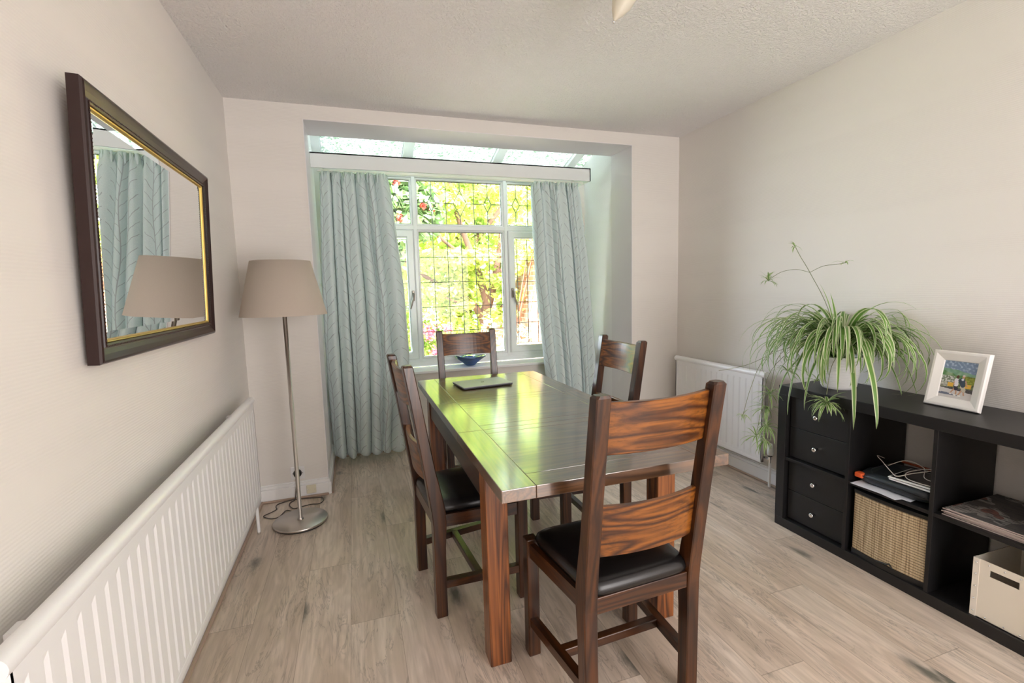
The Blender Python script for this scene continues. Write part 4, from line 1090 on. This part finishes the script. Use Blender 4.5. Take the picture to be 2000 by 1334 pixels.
for x, z in ((2.0, 1.35), (2.3, 1.6), (1.9, 1.75), (2.9, 1.5), (3.1, 1.25), (2.6, 1.85), (2.2, 1.15), (2.9, .95), (2.35, .75), (2.1, .95)): blobs.append((x, 4.0, z, .36, .3, .13))
foliage('foliage', mp, mo, LIME, blobs, 52000, .046, 3, shell=.15, flat=.5, aspect=.6)

def shrub(name, label, c, blobs, mat, n, size, seed, stem=True, flower=None):
    t = thing(name, label, 'shrub', (c[0], c[1], GZ)); o = Vector((c[0], c[1], GZ))
    m = MB(); r = random.Random(seed)
    for b in blobs[:6]:
        m.tube([Vector((c[0]+r.uniform(-.05, .05), c[1], GZ))-o, Vector(((c[0]+b[0])/2, (c[1]+b[1])/2, (GZ+b[2])/2+.1))-o, Vector(b[:3])-o], [.03, .02, .008], 6)
    m.build('stem', BARK, t); foliage('foliage', t, o, mat, blobs, n, size, seed)
    if flower: foliage('blossom', t, o, flower[0], flower[1], flower[2], flower[3], seed+1, shell=.1)
    return t
rb = [(1.0, 3.3, 2.6, .5, .4, .55), (1.45, 3.4, 2.45, .5, .4, .45), (.9, 3.2, 1.9, .4, .4, .5), (1.1, 3.3, 3.0, .5, .4, .35), (1.05, 3.2, 2.05, .4, .35, .35), (.95, 3.2, 1.3, .35, .35, .5)]
fl = [(1.62, 3.1, 2.48, .06, .06, .05), (1.28, 3.0, 2.75, .05, .05, .05), (1.05, 2.95, 2.78, .06, .05, .05), (1.30, 3.0, 2.30, .05, .05, .05), (1.75, 3.2, 2.45, .05, .05, .05), (.9, 2.95, 2.3, .06, .05, .05), (.7, 2.9, 2.0, .06, .05, .05)]
shrub('rhododendron', 'dark-leaved rhododendron with red blossom at the upper left of the window', (.8, 3.3), rb, RHODO, 7500, .075, 12, flower=(REDF, fl, 420, .022))
gb = [(1.75, 4.0, .45, .35, .3, .4), (2.1, 3.9, .25, .35, .3, .35), (1.4, 3.9, .7, .4, .3, .4), (1.2, 4.2, 1.2, .4, .3, .5)]
pfl = [(1.72, 3.65, .75, .16, .08, .16), (1.78, 3.62, .45, .12, .08, .12), (1.98, 3.62, .80, .10, .08, .08), (1.55, 3.65, .95, .12, .06, .10)]
shrub('flowering_shrub', 'pink-red flowering shrub low behind the far chair', (1.8, 4.0), gb, MIDG, 3800, .038, 33, flower=(PINKF, pfl, 900, .022))
vb = [(2.32, 2.6, .80, .10, .08, .28), (2.36, 2.6, .45, .12, .1, .25), (2.75, 2.7, .72, .22, .15, .18), (2.55, 2.6, .55, .14, .1, .2)]
shrub('variegated_shrub', 'cream-edged leafy shrub low against the garden wall', (2.5, 2.7), vb, VARI, 420, .040, 51)
cb2 = [(3.17, 3.3, 1.95, .09, .7, .18), (3.16, 4.0, 1.75, .09, .6, .22), (3.16, 4.6, 1.2, .09, .3, .5), (3.17, 3.0, 2.05, .09, .4, .12)]
shrub('climbing_plant', 'leafy climber spreading along the top of the brick garden wall', (3.15, 4.4), cb2, LIME, 2600, .038, 61)
hb = [(x, 9.0+rnd.uniform(-.4, .4), z, 1.1, .6, .9) for x in np.arange(-2.5, 10, 1.0) for z in (.5, 1.9, 3.3)]
shrub('background_hedge', 'tall pale green hedge at the far end of the garden', (3, 9.2), hb, HEDGE, 16000, .085, 71)
bt = thing('sky_blocking_tree', 'tall yellow-green tree added behind the maple to block the sky', 'tree', (3.0, 7.2, GZ)); m = MB()  # added so foliage, not bright sky, shows in the table reflection
m.tube([(0, 0, 0), (.1, .05, 2), (.0, .1, 4.5), (.2, 0, 7)], [.22, .16, .1, .03], 10)
for a, b in (((.1, .05, 2), (-1.8, .2, 4)), ((.1, .05, 2.4), (2.0, .1, 4.2)), ((0, .1, 4.2), (-1.5, 0, 6)), ((0, .1, 4), (1.6, 0, 5.8))): m.tube([a, tuple((Vector(a)+Vector(b))/2+Vector((0, 0, .2))), b], [.08, .05, .02], 8)
m.build('trunk', BARK, bt)
rnd = random.Random(14); tb_ = [(rnd.uniform(-.8, 7.2), rnd.uniform(6.6, 7.6), rnd.uniform(.6, 7.0), rnd.uniform(.6, .95), .4, rnd.uniform(.35, .6)) for k in range(80)]
foliage('foliage', bt, Vector((3.0, 7.2, GZ)), LIME, tb_, 30000, .085, 17, shell=.3)
# low planting between maple and hedge
lb_ = [(x, 6.2+rnd.uniform(-.3, .3), .15+rnd.uniform(0, .3), .5, .4, .4) for x in np.arange(.3, 2.8, .45)]
shrub('border_planting', 'low bright green border plants under the maple', (3, 6.2), lb_, MIDG, 7000, .045, 81)

def brick():
    s = NT('red_brick', .9)
    tcn = s.n('TexCoord'); sp = s.n('SeparateXYZ'); s.l(tcn.outputs['Object'], sp.inputs[0]); cb = s.n('CombineXYZ'); s.l(sp.outputs['Y'], cb.inputs[0]); s.l(sp.outputs['Z'], cb.inputs[1])
    b = s.n('TexBrick'); s.l(cb.outputs[0], b.inputs['Vector']); b.inputs['Scale'].default_value = 1; b.inputs['Brick Width'].default_value = .225; b.inputs['Row Height'].default_value = .075; b.inputs['Mortar Size'].default_value = .007
    b.inputs['Color1'].default_value = (.36, .13, .07, 1); b.inputs['Color2'].default_value = (.48, .22, .13, 1); b.inputs['Mortar'].default_value = (.50, .42, .36, 1)
    nz = s.noise(s.coord('Object'), 3, 3); s.base(s.mix(s.ramp(nz, [(.55, (0, 0, 0)), (.7, (1, 1, 1))]), b.outputs[0], (.55, .42, .35))); return s.mat
gw = thing('garden_wall', 'red brick garden wall seen through the right casement', 'wall', (3.4, 3.6, GZ))
m = MB(); m.box(-.05, .18, -2.3, 2.6, 0, 2.05); m.build('brickwork', brick(), gw)
m = MB(); m.box(-.08, .21, -2.3, 2.6, 2.05, 2.11, bev=.01); m.build('coping', simple('stone_coping', (.5, .42, .36), .9), gw)
